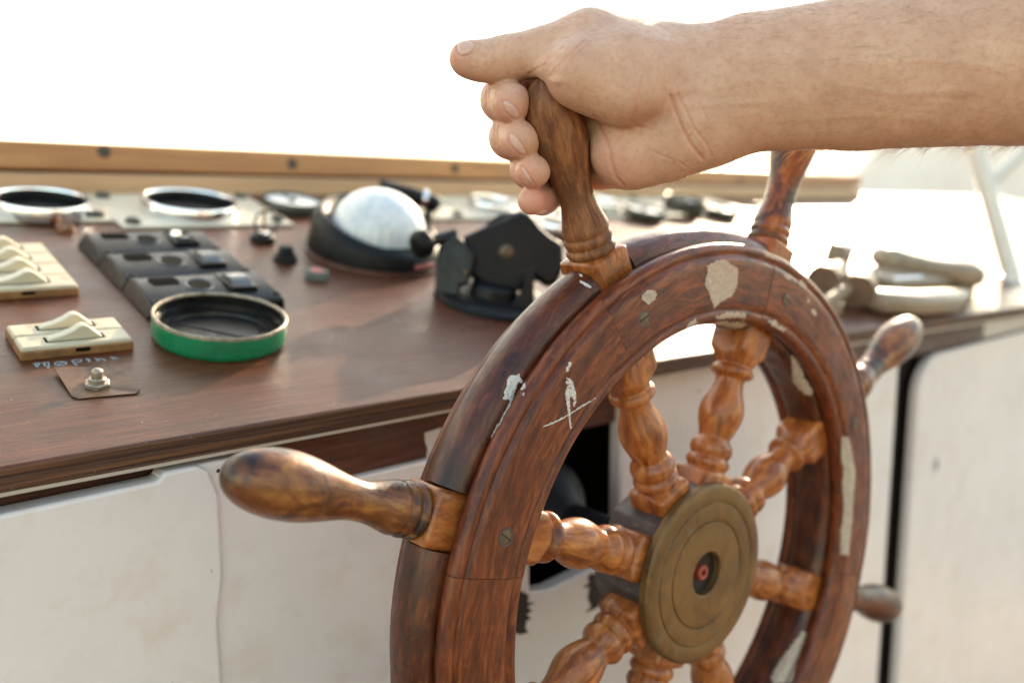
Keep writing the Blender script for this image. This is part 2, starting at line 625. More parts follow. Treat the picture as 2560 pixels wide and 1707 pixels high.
# top sheet
nU = len(FE)
tv = [(u, v_, 0) for u, v_ in FE] + [(u, VB + .03, 0) for u, _ in FE]
tv2 = [(x, y, -PLY) for x, y, _ in tv]
allv = tv + tv2
N2 = 2 * nU
tf = []
for i in range(nU - 1):
    tf.append((i, i + 1, nU + i + 1, nU + i))
    tf.append((N2 + i, N2 + nU + i, N2 + nU + i + 1, N2 + i + 1))
    tf.append((nU + i, nU + i + 1, N2 + nU + i + 1, N2 + nU + i))
tf.append((0, nU, N2 + nU, N2))
tf.append((nU - 1, N2 + nU - 1, N2 + N2 - 1, nU + nU - 1))
edge_f = [(i, N2 + i, N2 + i + 1, i + 1) for i in range(nU - 1)]
top = build('countertop', allv, tf + edge_f, M_counter, console, smooth=False, matrix=CI @ CF, bevel=.0016)
top.data.materials.append(M_plyedge)
for p in top.data.polygons:
    if abs(p.normal.y) > .7 and p.center.y < .05: p.material_index = 1
top.modifiers['bevel'].material = -1
# white strip glued under the plywood
sv, sf = [], []
for u, v_ in FE:
    for a, b in ((.0015, -PLY), (.0015, -PLY - .0028), (.016, -PLY - .0028), (.016, -PLY)):
        sv.append((u, v_ + a, b))
for i in range(nU - 1):
    for k in range(4):
        sf.append((i * 4 + k, i * 4 + (k + 1) % 4, (i + 1) * 4 + (k + 1) % 4, (i + 1) * 4 + k))
build('edge_strip', sv, sf, M_paint_strip, console, matrix=CI @ CF, bevel=.0006)

YP = YE + .006
FM = Matrix(((1, 0, 0), (0, 0, -1), (0, 1, 0))).to_4x4()


def front(name, pts, y0, th, mat, bevel=.002, bseg=3, px=True):
    """a panel in the vertical front plane at depth y0 (front face), outline given as photo pixels on that plane or metres"""
    out = [on_y(a, b, y0) for a, b in pts] if px else pts
    m = FM.copy()
    m.translation = (0, y0, 0)
    return prism(name, out, -th, 0, mat, console, bevel=bevel, bseg=bseg, matrix=CI @ m)


def xz(px, py, Y=None): return on_y(px, py, Y or YP)


zstrip = ZC - HC - PLY - .003
def ztop(x):  # underside of the strip at the front plane
    return zstrip - .0012
# left door panel, its top edge split away from the strip
a = xz(0, 1288); b = xz(180, 1249); c = xz(395, 1203); d = xz(403, 1195); e = xz(408, 1168); r1 = xz(522, 1160); r2 = xz(548, 1240); r3 = xz(558, 1440); r4 = xz(528, 1560); r5 = xz(556, 1707)
sl = (b[1] - a[1]) / (b[0] - a[0])
lp = [(UL, a[1] + sl * (UL - a[0]) * .3), a, b, c, d, (e[0], ztop(0) - .0005), (r1[0] - .006, ztop(0) - .0005), (r1[0], ztop(0) - .005), r2, r3, (r4[0] + .004, r4[1]), (r5[0], r5[1]), (r5[0], .02), (UL, .02)]
front('door_panel', [(x, z) for x, z in lp], YP, .016, M_paint, .0045, 4, px=False)
# batten inside the gap
front('inner_batten', [(UL, zstrip - .002), (e[0] + .02, zstrip - .002), (e[0] + .02, zstrip - .06), (UL, zstrip - .06)], YP + .020, .014, M_brownboard, .001, px=False)
# centre panel left of the wheel, with the recessed brown board above it
YB = YP + .004
bl = on_y(640, 1235, YB); br = on_y(1082, 1163, YB)
ox0 = on_y(1325, 1450, YB)[0]; ox1 = on_y(1548, 1250, YB)[0]
oz0 = on_y(1400, 1462, YB)[1]; oz1 = on_y(1500, 1075, YB)[1]
zb = (bl[1] + br[1]) / 2
front('front_panel', [(r1[0] - .012, ztop(0) - .001), (bl[0], ztop(0) - .001), (bl[0], zb), (ox0, zb), (ox0, oz0 + .004), (ox0 + .02, oz0), (ox0 + .05, oz0 + .002), (ox1 - .02, oz0 + .003), (ox1, oz0 + .001), (ox1 + .03, oz0 + .001), (ox1 + .03, .02), (r1[0] - .012, .02)], YB, .014, M_paint, .002, px=False)
front('brown_board', [(bl[0] - .01, ztop(0) + .004), (ox1 + .02, ztop(0) + .004), (ox1 + .02, zb - .006), (bl[0] - .01, zb - .006)], YB + .006, .012, M_brownboard, .001, px=False)
front('opening_header', [(ox0 + .01, zb - .008), (ox1 + .02, zb - .008), (ox1 + .02, oz1), (ox0 + .01, oz1)], YB + .016, .012, M_brownboard, .001, px=False)
gx = on_y(2238, 950, YB)[0]; gx2 = on_y(2218, 1400, YB)[0]
gx = (gx + gx2) / 2
front('front_panel', [(ox1, ztop(0) + .012), (gx, ztop(0) + .012), (gx, .02), (ox1 + .0305, .02), (ox1 + .0305, oz0 + .0005), (ox1, oz0 + .0005)], YB - .001, .014, M_paint, .003, px=False)
# dark box behind the opening
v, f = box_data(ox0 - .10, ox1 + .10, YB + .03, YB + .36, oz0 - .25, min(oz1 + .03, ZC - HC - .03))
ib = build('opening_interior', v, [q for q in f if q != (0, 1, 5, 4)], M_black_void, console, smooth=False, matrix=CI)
# paint worn off round the opening
YD = YB - .0004
for name, pts in (('bare_patch', [(1476, 1432), (1497, 1436), (1500, 1470), (1504, 1500), (1494, 1518), (1462, 1532), (1478, 1516), (1470, 1494), (1474, 1466), (1456, 1468), (1474, 1456), (1470, 1444)]),
                  ('bare_patch', [(1290, 1470), (1322, 1486), (1320, 1505), (1338, 1506), (1318, 1516), (1332, 1526), (1317, 1534), (1328, 1545), (1316, 1552), (1314, 1570), (1322, 1580), (1300, 1586), (1285, 1580)]),
                  ('bare_patch', [(985, 1540), (1004, 1534), (1012, 1550), (1006, 1570), (990, 1562)]),
                  ('bare_patch', [(985, 1585), (1006, 1580), (1010, 1592), (992, 1596)])):
    front(name, pts, YD, .0003, M_caulk if name else M_caulk, 0)
front('paint_patch', [(1062, 1082), (1104, 1068), (1107, 1100), (1100, 1108), (1105, 1140), (1080, 1154), (1066, 1150), (1069, 1120), (1063, 1104)], YB + .0056, .0003, M_paint_strip, 0)
for px_, py_ in ((538, 1172), (561, 1177), (1744, 976)):
    q = xz(px_, py_, YB)
    lathe('pin_hole', [(0, .0002), (.0011, .0002), (.0012, 0)], M_caulk, console, n=10, matrix=CI @ Matrix.Translation((q[0], YB - .0016 if px_ > 1540 else YP - .0004, q[1])) @ Matrix.Rotation(RAD(90), 4, 'X'))

# right-hand door, proud of the panel, with a dark gap on both sides
YDR = YP - .005
dl = on_y(2268, 1000, YDR + .014)[0]; dl2 = on_y(2226, 1600, YDR + .014)[0]
dx0 = (dl + dl2) / 2
dx1 = on_y(2545, 1500, YDR)[0]
dz1 = on_y(2450, 858, YDR)[1]
rc = .050
outl = [(dx0, .03)] + [(dx0 + rc - rc * math.cos(t), dz1 - rc + rc * math.sin(t)) for t in [i * math.pi / 16 for i in range(9)]] + \
       [(dx1 - rc + rc * math.sin(t), dz1 - rc + rc * math.cos(t)) for t in [i * math.pi / 16 for i in range(9)]] + [(dx1, .03)]
door = front('cupboard_door', outl, YDR, .014, M_paint, .004, 4, px=False)
kq = on_y(2338, 1160, YDR)
km = FM.copy(); km.translation = (kq[0], YDR, kq[1])
prism('escutcheon', disc_pts(0, 0, .009, .018, 28), -.001, .0012, M_paint, door, bevel=.0006, matrix=FM.inverted() @ Matrix.Translation((kq[0], 0, kq[1])) @ FM)
prism('keyhole', disc_pts(0, 0, .0028, .0085, 20), 0, .0018, M_caulk, door, matrix=FM.inverted() @ Matrix.Translation((kq[0], 0, kq[1])) @ FM)
front('gap_backing', [(gx - .01, ztop(0) + .008), (2.5, ztop(0) + .008), (2.5, .02), (gx - .01, .02)], YB + .018, .01, M_caulk, 0, px=False)
front('front_panel', [(dx1 + .022, ztop(0) + .012), (2.58, ztop(0) + .012), (2.58, .02), (dx1 + .022, .02)], YB, .012, M_paint, .003, px=False)
# brown rail under the edge at the right
rl = on_y(2110, 905, YDR - .004); rr_ = on_y(2445, 835, YDR - .004)
front('edge_rail', [(rl[0] - .05, dz1 + .006), (rr_[0] + .02, dz1 + .006), (rr_[0] + .02, ztop(0) + .002), (rl[0] - .05, ztop(0) + .002)], YDR - .004, .02, M_brownboard, .002, px=False)
front('edge_rail', [(rr_[0] + .021, dz1 + .006), (2.55, dz1 + .006), (2.55, ztop(0) + .002), (rr_[0] + .021, ztop(0) + .002)], YDR - .003, .02, M_paint_strip, .002, px=False)
# carcass behind so that nothing is open at the back
bz = ZC - HC + (VB + .03) * math.sin(TH)
by = YE + (VB + .03) * math.cos(TH)
v = [(UL, by, 0), (UR, by, 0), (UR, by, bz - .02), (UL, by, bz - .02)]
build('back_panel', v, [(0, 1, 2, 3)], M_paint, console, smooth=False, matrix=CI)
for X in (UL + .002, UR - .002):
    v = [(X, YE + .03, 0), (X, by, 0), (X, by, bz - .02), (X, YE + .03, ZC - HC - .02)]
    build('side_panel', v, [(0, 1, 2, 3)], M_paint, console, smooth=False, matrix=CI)

# hand-lettered word and marks on the countertop
def stroke(name, pts, w, mat, parent, up=.0004):
    P = [Vector((*cpt(a, b), 0)) for a, b in pts]
    dense = []
    for i in range(len(P) - 1):
        for k in range(6): dense.append(P[i].lerp(P[i + 1], k / 6))
    dense.append(P[-1])
    vs_, fs = [], []
    for i, p in enumerate(dense):
        t = (dense[min(i + 1, len(dense) - 1)] - dense[max(i - 1, 0)]).normalized()
        nn = Vector((-t.y, t.x, 0))
        ww = w * (.55 + .6 * random.random())
        for s_, z in ((-1, up), (1, up), (1, .0001), (-1, .0001)):
            vs_.append((p.x + nn.x * ww * s_, p.y + nn.y * ww * s_, z))
    for i in range(len(dense) - 1):
        for k in range(4):
            fs.append((i * 4 + k, i * 4 + (k + 1) % 4, (i + 1) * 4 + (k + 1) % 4, (i + 1) * 4 + k))
    fs += [(0, 1, 2, 3), tuple((len(dense) - 1) * 4 + k for k in range(4))]
    return build(name, vs_, fs, mat, parent, smooth=False)


lett = empty('lettering', CF)
tag(lett, 'faint hand-painted grey lettering below the two-rocker switch block', 'lettering')
K = lambda L: [(x / 5.88, 780 + y / 5.88) for x, y in L]
for st in ([(490, 772), (560, 752), (605, 762)], [(515, 772), (550, 815)], [(572, 762), (552, 812)],
           [(622, 752), (718, 745), (716, 800), (700, 826)], [(640, 755), (672, 800)],
           [(800, 770), (830, 742), (900, 732), (965, 742), (975, 768), (920, 790), (840, 792), (800, 772)], [(850, 785), (930, 745)],
           [(1060, 722), (1095, 765), (1130, 792)], [(1055, 722), (1140, 702), (1195, 706), (1200, 728), (1110, 752)],
           [(1265, 690), (1290, 712), (1322, 742)], [(1300, 690), (1325, 720)],
           [(1395, 682), (1425, 705), (1452, 730)], [(1430, 700), (1500, 688), (1525, 705), (1556, 724)],
           [(1625, 662), (1660, 690), (1690, 700)], [(1650, 682), (1700, 676), (1740, 692)]):
    stroke('letter_stroke', K(st), .00055, M_chalk, lett)

# ================================================================ WINDSCREEN
YT = YE + VB * math.cos(TH)
ws = empty('windscreen', Matrix.Translation((.5, YT, ZC)))
tag(ws, 'salt hazed windscreen standing on a varnished pine sill behind the console', 'windscreen')
WI = ws.matrix_world.inverted()
x0_ = -1.2
xr, _ = on_y(2142, 520, YT)
zt0 = on_y(0, 350, YT)[1]; zt1 = on_y(1290, 403, YT)[1]; zt2 = on_y(2140, 497, YT)[1]
zm0 = on_y(0, 431, YT)[1]; zm1 = on_y(1290, 452, YT)[1]
zc_ = ZC - HC + VB * math.sin(TH)
zt = (zt0 + zt1) / 2; zm = (zm0 + zm1) / 2
print('TRIM', zt0, zt1, zt2, zm0, zm1, zc_, 'xr', xr, 'VB', VB, 'YT', YT)
box('sill_board', (x0_, xr, YT - .006, YT + .03, zm + .0015, zt), M_pine, ws, .0025, matrix=WI)
box('sill_ledge', (x0_, xr - .01, YT - .0165, YT + .024, zc_ - .004, zm - .0015), M_pine2, ws, .002, matrix=WI)
box('sill_seam', (x0_, xr - .01, YT + .003, YT + .02, zm - .002, zm + .002), M_caulk, ws, matrix=WI)
for px_, py_ in ((260, 372), (731, 410), (1137, 421), (1650, 455), (1850, 470)):
    q = on_y(px_, py_, YT - .006)
    z = min(max(q[1], zm + .012), zt - .008)
    lathe('screw_plug', [(0, .0007), (.006, .0007), (.0065, -.0005)], M_darkwood, ws, n=18, matrix=WI @ Matrix.Translation((q[0], YT - .006, z)) @ Matrix.Rotation(RAD(90), 4, 'X'))
# pane leans with a slanting right-hand edge
g0 = on_y(2150, 498, YT + .012); g1 = on_y(2255, 370, YT + .012)
sl = (g1[0] - g0[0]) / (g1[1] - g0[1])
hgt = .62
pane = [(x0_, zt - .004), (xr - .004, zt - .004), (xr - .004 + sl * hgt, zt - .004 + hgt), (x0_, zt - .004 + hgt)]
m = FM.copy(); m.translation = (0, YT + .012, 0)
prism('pane', pane, -.004, 0, M_glass, ws, matrix=WI @ m)

# ================================================================ WHEEL
RW = .21                                    # radius of the front ring's outer edge
WC = CAM + Vector((2.0589, 1.4775, -1.1049)) * RW
YS = .0262                                  # spoke plane behind the front face
wheel = empty('ship_wheel', Matrix.Translation(WC))
tag(wheel, 'worn varnished wooden ship wheel with turned spokes and a brass hub plate', 'ship wheel')


def mm(L): return [(r * RW, y * .001) for r, y in L]


face = [(.985, 11), (.992, 10.5), (1.0, 8), (1.0, 5.2), (.997, 3.2), (.990, 1.9), (.981, 1.4), (.974, 1.6), (.970, 2.4), (.966, 2.5), (.962, 1.7), (.956, .6), (.948, .1), (.93, 0), (.88, 0), (.835, .0),
        (.822, .3), (.815, 1.2), (.811, 2.2), (.807, 2.3), (.803, 1.5), (.796, 1.1), (.788, 1.3), (.780, 2.4), (.775, 4.2), (.773, 7), (.775, 10), (.78, 11)]
# the ring is slightly wavy from wear
def wav(r, h, a): return h + .00025 * math.sin(5 * a + 1) + .00018 * math.sin(13 * a + r * 90)
for k in range(8):
    j0 = RAD(157.5 + 6.5 - 45 * (k + 1))
    lathe('ring_segment', mm(face), M_rim, wheel, n=30, closed=True, axis='y', a0=j0 + .0009, a1=j0 + RAD(45) - .0009, auto=50, zfun=lambda r, h, a, k=k: wav(r, h, a) + (.00022 if k % 2 else 0))
back = [(r, 52.4 - y) for r, y in face][::-1]
lathe('back_ring', mm(back), M_rim, wheel, n=160, closed=True, axis='y', auto=50)
felloe = [(.985, 11.3), (1.0, 11.7), (1.016, 12.8), (1.032, 15.2), (1.043, 19), (1.048, 23.5), (1.048, 29), (1.043, 33.5), (1.032, 37.2), (1.016, 39.6), (1.0, 40.7), (.985, 41.1),
          (.79, 41.1), (.768, 40), (.757, 37), (.753, 31), (.752, 26), (.753, 21), (.757, 15.4), (.768, 12.4), (.79, 11.3)]
SPA = [157.5 - 45 * i for i in range(8)]
for i, sa in enumerate(SPA):
    gap = math.asin(.0150 / RW)
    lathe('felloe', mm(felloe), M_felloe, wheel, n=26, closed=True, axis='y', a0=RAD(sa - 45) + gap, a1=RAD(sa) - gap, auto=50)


def turned(name, secs, mat, parent, matrix, n=48, wob=.0):
    """cross-sections (x, half width, squareness) along local +X; squareness 0 = round, 1 = square"""
    verts, uv, faces = [], [], []
    for x, hw, sq in secs:
        for k in range(n):
            a = 2 * math.pi * (k + .5) / n
            c, s_ = math.cos(a), math.sin(a)
            e = 2 + 10 * sq ** 2
            rr = 1 / (abs(c) ** e + abs(s_) ** e) ** (1 / e)
            w_ = 1 + wob * math.sin(3 * a + x * 60)
            verts.append((x, hw * rr * c * w_, hw * rr * s_ * w_))
            uv.append((x, a * .013))
    m_ = len(secs)
    for i in range(m_ - 1):
        for k in range(n):
            k2 = (k + 1) % n
            faces.append((i * n + k, (i + 1) * n + k, (i + 1) * n + k2, i * n + k2))
    faces.append(tuple(range(n)))
    faces.append(tuple((m_ - 1) * n + k for k in range(n)))
    return build(name, verts, faces, mat, parent, uv=uv, auto=55, matrix=matrix)


def dense(L, step=.004):
    out = [L[0]]
    for a, b in zip(L[:-1], L[1:]):
        k = max(1, int((b[0] - a[0]) / step))
        for j in range(1, k + 1): out.append(tuple(a[i] + (b[i] - a[i]) * j / k for i in range(3)))
    return out


def smoothprof(L, it=2):
    """Chaikin rounding of a profile so that beads read as turned"""
    for _ in range(it):
        o = [L[0]]
        for a, b in zip(L[:-1], L[1:]):
            o.append(tuple(a[i] * .75 + b[i] * .25 for i in range(3)))
            o.append(tuple(a[i] * .25 + b[i] * .75 for i in range(3)))
        o.append(L[-1])
        L = o
    return L


spoke_s = [(.19, 14.6, 1), (.285, 14.6, 1), (.297, 14.4, .9), (.304, 13.2, .35), (.309, 12.3, 0), (.316, 13.6, 0), (.326, 14.6, 0), (.338, 14.3, 0), (.346, 12.6, 0), (.350, 12.4, 0), (.356, 13.3, 0), (.368, 14.2, 0),
           (.385, 14.0, 0), (.397, 12.2, 0), (.405, 10.6, 0), (.413, 10.4, 0), (.43, 11.8, 0), (.455, 13.6, 0), (.485, 14.9, 0), (.51, 14.6, 0), (.535, 13.0, 0), (.56, 10.9, 0), (.582, 9.6, 0), (.600, 9.4, 0), (.607, 10.2, 0),
           (.612, 12.6, 0), (.620, 14.3, 0), (.632, 14.4, 0), (.640, 13.2, 0), (.645, 11.9, 0), (.651, 11.9, 0), (.660, 13.4, 0), (.675, 14.4, .2), (.690, 14.6, .6), (.705, 14.6, 1), (.74, 14.6, 1), (1.045, 14.6, 1), (1.056, 14.6, 1), (1.060, 14.2, .85), (1.064, 13.2, .5)]
hand_s = [(1.060, 12.6, 0), (1.066, 13.4, 0), (1.074, 14.3, 0), (1.083, 14.2, 0), (1.088, 12.9, 0), (1.092, 12.8, 0), (1.098, 13.6, 0), (1.108, 14.0, 0), (1.115, 13.3, 0), (1.120, 12.7, 0), (1.126, 13.2, 0), (1.138, 13.3, 0), (1.155, 12.3, 0), (1.18, 10.9, 0), (1.205, 9.9, 0), (1.228, 9.6, 0),
          (1.255, 9.9, 0), (1.29, 11.4, 0), (1.33, 13.5, 0), (1.37, 15.0, 0), (1.41, 15.6, 0), (1.45, 15.1, 0), (1.49, 13.4, 0), (1.52, 10.6, 0), (1.540, 7.2, 0), (1.549, 3.6, 0), (1.551, .3, 0)]
HLEN = [1.0, .96, 1.14, 1.18, 1.16, 1.1, 1.1, 1.1]
spokes = []
for i, sa in enumerate(SPA):
    m = Matrix.Translation((0, YS, 0)) @ Matrix.Rotation(-RAD(sa), 4, 'Y')
    ss = [(q * RW, hw * .001, sq) for q, hw, sq in smoothprof(spoke_s, 2)]
    sp = turned('spoke', ss, M_spoke, wheel, m)
    ext = HLEN[i]
    hs = [((q if q < 1.13 else 1.13 + (q - 1.13) * ext) * RW, hw * .001 * (1 if q < 1.2 else 1 + (ext - 1) * .4), sq) for q, hw, sq in smoothprof(hand_s, 2)]
    turned('handle', hs, M_grip if i == 1 else M_felloe if i == 4 else M_handle, sp, None, wob=.012)  # the far right knob takes the darker wood in place of its shade
    spokes.append(sp)
# flutes worn into the vase of one spoke are left to the material; screws sit over each spoke
for i, sa in enumerate(SPA):
    a = RAD(sa)
    m = Matrix.Translation((.8816 * RW * math.cos(a), 0, .8816 * RW * math.sin(a))) @ Matrix.Rotation(RAD(90), 4, 'X') @ Matrix.Rotation(random.random() * 3, 4, 'Z')
    sc = lathe('screw', [(0, .00045), (.0026, .0004), (.0037, .0001), (.0038, -.001)], M_screw, wheel, n=20, matrix=m)
    v, f = box_data(-.0037, .0037, -.0005, .0005, .0003, .0005)
    build('slot', v, f, M_caulk, sc, smooth=False)
    lathe('countersink', [(.0038, .0002), (.0048, .00025), (.0051, -.0006)], M_darkhub, sc, n=24)
# hub: dark octagonal boss, brass plate, bore and tube
prism('hub_boss', [(.272 * RW * math.cos(RAD(22.5 * 0 + 45 * k)), .272 * RW * math.sin(RAD(45 * k))) for k in range(8)], -.0500, -.0125, M_darkhub, wheel, bevel=.001, matrix=FM)
RH = .277 * RW
plate = [(.0142, 9), (.0142, 4.9), (.0150, 4.2), (.022, 4.0), (.0335, 4.0), (.0341, 4.1), (.0345, 5.0), (.0352, 5.1), (.0357, 4.2), (.0363, 4.05), (.0455, 4.0), (.0461, 4.15), (.0465, 4.9), (.0471, 5.0), (.0476, 4.3), (.0482, 4.1), (.0560, 4.2), (RH - .0010, 4.8), (RH, 6.0), (RH, 10.6), (RH - .001, 11.2), (.0142, 11.4)]
hp = lathe('hub_plate', [(r, y * .001) for r, y in plate], M_brass, wheel, n=120, closed=True, axis='y', auto=30)
lathe('bore', [(0, .0122), (.0141, .0122), (.0141, .0092)], M_black_void, hp, n=40, axis='y')
lathe('bore_tube', [(.0022, .0118), (.0022, .0070), (.0030, .0066), (.0042, .0066), (.0050, .0074), (.0050, .0118)], M_red, hp, n=32, axis='y', closed=True)
sh = empty('wheel_shaft', Matrix.Translation(WC + Vector((0, .05, 0))))
tag(sh, 'dark steel steering shaft with round flange behind the wheel hub', 'shaft')
lathe('shaft', [(0, .001), (.014, .001), (.014, .20), (0, .20)], M_rubber, sh, n=32, axis='y')
lathe('flange', [(.014, .075), (.026, .088), (.034, .096), (.040, .105), (.041, .112), (.039, .119), (.014, .120)], M_rubber, sh, n=48, axis='y')

bpy.context.view_layer.update()


def bvh_of(objs):
    V, F = [], []
    for o in objs:
        b = len(V)
        mw = o.matrix_world
        V += [mw @ v.co for v in o.data.vertices]
        F += [tuple(i + b for i in p.vertices) for p in o.data.polygons]
    return BVHTree.FromPolygons(V, F)


def inside(poly, x, y):
    c = False
    for (x1, y1), (x2, y2) in zip(poly, poly[1:] + poly[:1]):
        if (y1 > y) != (y2 > y) and x < (x2 - x1) * (y - y1) / (y2 - y1) + x1: c = not c
    return c


def decal(name, polys, bvh, mat, parent, step=2.0, ragged=0.0, lift=.00025, holes=0.0):
    """thin skin of paint or bare wood lying on a surface; outline read off the photo, thickness real"""
    inv = parent.matrix_world.inverted()
    for poly in polys:
        xs = [p[0] for p in poly]; ys = [p[1] for p in poly]
        x0, y0 = min(xs) - 4, min(ys) - 4
        nx, ny = int((max(xs) + 4 - x0) / step) + 2, int((max(ys) + 4 - y0) / step) + 2
        pts = {}
        verts, faces = [], []

        def vert(i, j):
            if (i, j) not in pts:
                jx = x0 + (i + (random.random() - .5) * .5) * step
                jy = y0 + (j + (random.random() - .5) * .5) * step
                d = ray(jx, jy).normalized()
                h = bvh.ray_cast(CAM, d)
                if h[0] is None: pts[(i, j)] = None
                else:
                    nrm = h[1] if h[1].dot(d) < 0 else -h[1]
                    verts.append(inv @ (h[0] + nrm * lift))
                    pts[(i, j)] = len(verts) - 1
            return pts[(i, j)]
        for i in range(nx):
            for j in range(ny):
                cx, cy = x0 + (i + .5) * step, y0 + (j + .5) * step
                if ragged:
                    cx += ragged * math.sin(cy * .55 + 1.3 * math.sin(cx * .3)) * random.uniform(.4, 1)
                    cy += ragged * math.sin(cx * .47 + 2) * random.uniform(.4, 1)
                if inside(poly, cx, cy) and not (holes and math.sin(cx * .9 + 2 * math.sin(cy * .7)) * math.sin(cy * .8 + 1.7 * math.sin(cx * .5)) > holes):
                    q = [vert(i, j), vert(i + 1, j), vert(i + 1, j + 1), vert(i, j + 1)]
                    if None in q: continue
                    if max((verts[a_] - verts[b_]).length for a_ in q for b_ in q) > .006: continue
                    faces.append(q)
        if faces: build(name, verts, faces, mat, parent, auto=0)


WB = bvh_of([o for o in wheel.children if o.name.startswith(('ring_segment', 'felloe', 'spoke'))])
C2 = lambda L: [(1500 + x / 2.904, 520 + y / 2.904) for x, y in L]
C3 = lambda L: [(900 + x / 2.904, 520 + y / 2.904) for x, y in L]
decal('bare_patch', [C2([(845, 385), (905, 375), (935, 395), (945, 412), (985, 425), (1000, 450), (995, 560), (975, 600), (955, 640), (880, 680), (850, 705), (828, 740), (822, 700), (800, 660), (790, 615), (760, 565), (762, 530), (778, 470), (775, 420)])], WB, M_bare, wheel, 1.6, 1.2)
decal('bare_patch', [C2([(345, 592), (400, 598), (412, 625), (400, 660), (365, 690), (345, 705), (325, 680), (300, 660), (300, 635), (325, 612)])], WB, M_bare, wheel, 1.5, 1.0)
decal('paint_mark', [C3([(1095, 1210), (1125, 1215), (1155, 1203), (1160, 1230), (1185, 1250), (1175, 1272), (1150, 1262), (1138, 1290), (1120, 1340), (1085, 1390), (1035, 1388), (1050, 1350), (1042, 1335), (1062, 1300), (1070, 1240)]),
                     C3([(1100, 1335), (1120, 1325), (1112, 1380), (1085, 1450), (1050, 1500), (1020, 1568), (995, 1600), (985, 1600), (1010, 1560), (1040, 1490), (1070, 1440), (1085, 1390)]),
                     [(1248, 1059), (1241, 1075), (1228, 1096), (1225, 1094), (1236, 1074), (1243, 1058)],
                     C3([(1195, 1270), (1207, 1285), (1198, 1312), (1172, 1325), (1170, 1312)]), C3([(1180, 1340), (1198, 1345), (1190, 1365), (1178, 1362)]),
                     C3([(1515, 1113), (1533, 1120), (1530, 1145), (1512, 1165), (1512, 1185), (1494, 1190), (1495, 1160), (1510, 1145)]),
                     C3([(1492, 1232), (1520, 1235), (1545, 1265), (1558, 1310), (1568, 1360), (1566, 1420), (1552, 1442), (1540, 1432), (1553, 1400), (1535, 1365), (1520, 1375), (1522, 1440), (1530, 1568), (1534, 1600), (1524, 1602), (1518, 1568), (1505, 1470), (1486, 1345), (1500, 1300), (1520, 1275), (1495, 1280), (1490, 1262), (1505, 1250)]),
                     C3([(1710, 1375), (1712, 1384), (1640, 1425), (1560, 1475), (1520, 1500), (1450, 1540), (1390, 1568), (1330, 1590), (1330, 1580), (1400, 1552), (1460, 1522), (1530, 1485), (1600, 1435)])],
      WB, M_chip, wheel, 1.4, .9, holes=.72)
decal('bare_patch', [C2([(640, 840), (690, 800), (705, 830), (660, 862), (625, 862)]), C2([(830, 790), (930, 752), (1060, 765), (1055, 800), (960, 795), (860, 808)]),
                     C2([(790, 830), (900, 815), (950, 830), (1040, 810), (1065, 840), (1040, 865), (960, 880), (840, 890), (860, 850)]),
                     C2([(1210, 820), (1280, 815), (1290, 850), (1350, 880), (1330, 900), (1260, 860)]),
                     C2([(1385, 1065), (1420, 1080), (1470, 1180), (1480, 1230), (1545, 1320), (1540, 1355), (1490, 1350), (1430, 1300), (1400, 1250), (1395, 1180)]),
                     C2([(1330, 480), (1380, 485), (1390, 520), (1350, 520)]), C2([(1440, 525), (1470, 520), (1500, 570), (1490, 590), (1450, 570)]), C2([(1500, 650), (1515, 655), (1520, 690), (1505, 690)]), C2([(1525, 735), (1565, 735), (1570, 775), (1545, 780)]),
                     C2([(1170, 310), (1240, 325), (1310, 370), (1290, 385), (1200, 345)])], WB, M_bare, wheel, 1.8, 2.0)
C6 = lambda L: [(1760 + x / 1.729, 800 + y / 1.729) for x, y in L]
decal('bare_patch', [C6([(595, 500), (625, 505), (640, 580), (655, 660), (645, 760), (640, 860), (630, 960), (625, 1015), (590, 1010), (592, 900), (605, 820), (598, 700), (605, 640), (592, 600)]),
                     C6([(430, 1340), (445, 1350), (430, 1400), (400, 1480), (380, 1568), (300, 1568), (290, 1540), (330, 1470), (390, 1390)])], WB, M_bare, wheel, 2.2, 2.5)
decal('paint_mark', [C3([(1590, 478), (1612, 485), (1615, 505), (1600, 500)]), C3([(1590, 525), (1640, 545), (1678, 572), (1672, 585), (1640, 572), (1600, 545)])], WB, M_chip, wheel, 1.5, .5)

# ================================================================ PERSON: hand and forearm
CM = Matrix((RIGHT, UP, FWD)).transposed()          # camera axes as columns (x right, y up, z depth)


def cc(px, py, d):
    return np.array([(px - PXW / 2) / FPX * d, -(py - PXH / 2) / FPX * d, d])


def to_cam(p):
    v = Vector(p) - CAM
    return np.array([v.dot(RIGHT), v.dot(UP), v.dot(FWD)])


HG = .00076
lo = np.array([cc(1085, 700, .47)[0] , cc(1280, 640, .47)[1], .385])
hi = np.array([cc(3050, 700, .40)[0], cc(1280, -110, .42)[1], .535])
gx_ = np.arange(lo[0], hi[0], HG, dtype=np.float32)
gy_ = np.arange(lo[1], hi[1], HG, dtype=np.float32)
gz_ = np.arange(lo[2], hi[2], HG, dtype=np.float32)
VOL = np.full((len(gx_), len(gy_), len(gz_)), .05, dtype=np.float32)


def smin(a, b, k):
    h = np.maximum(k - np.abs(a - b), 0) / k
    return np.minimum(a, b) - h * h * k * .25


def region(pmin, pmax):
    sl = []
    for g, a, b in zip((gx_, gy_, gz_), pmin, pmax):
        i0 = max(0, int(np.searchsorted(g, a)) - 1)
        i1 = min(len(g), int(np.searchsorted(g, b)) + 1)
        sl.append(slice(i0, i1))
    X = gx_[sl[0]][:, None, None]; Y = gy_[sl[1]][None, :, None]; Z = gz_[sl[2]][None, None, :]
    return tuple(sl), X, Y, Z


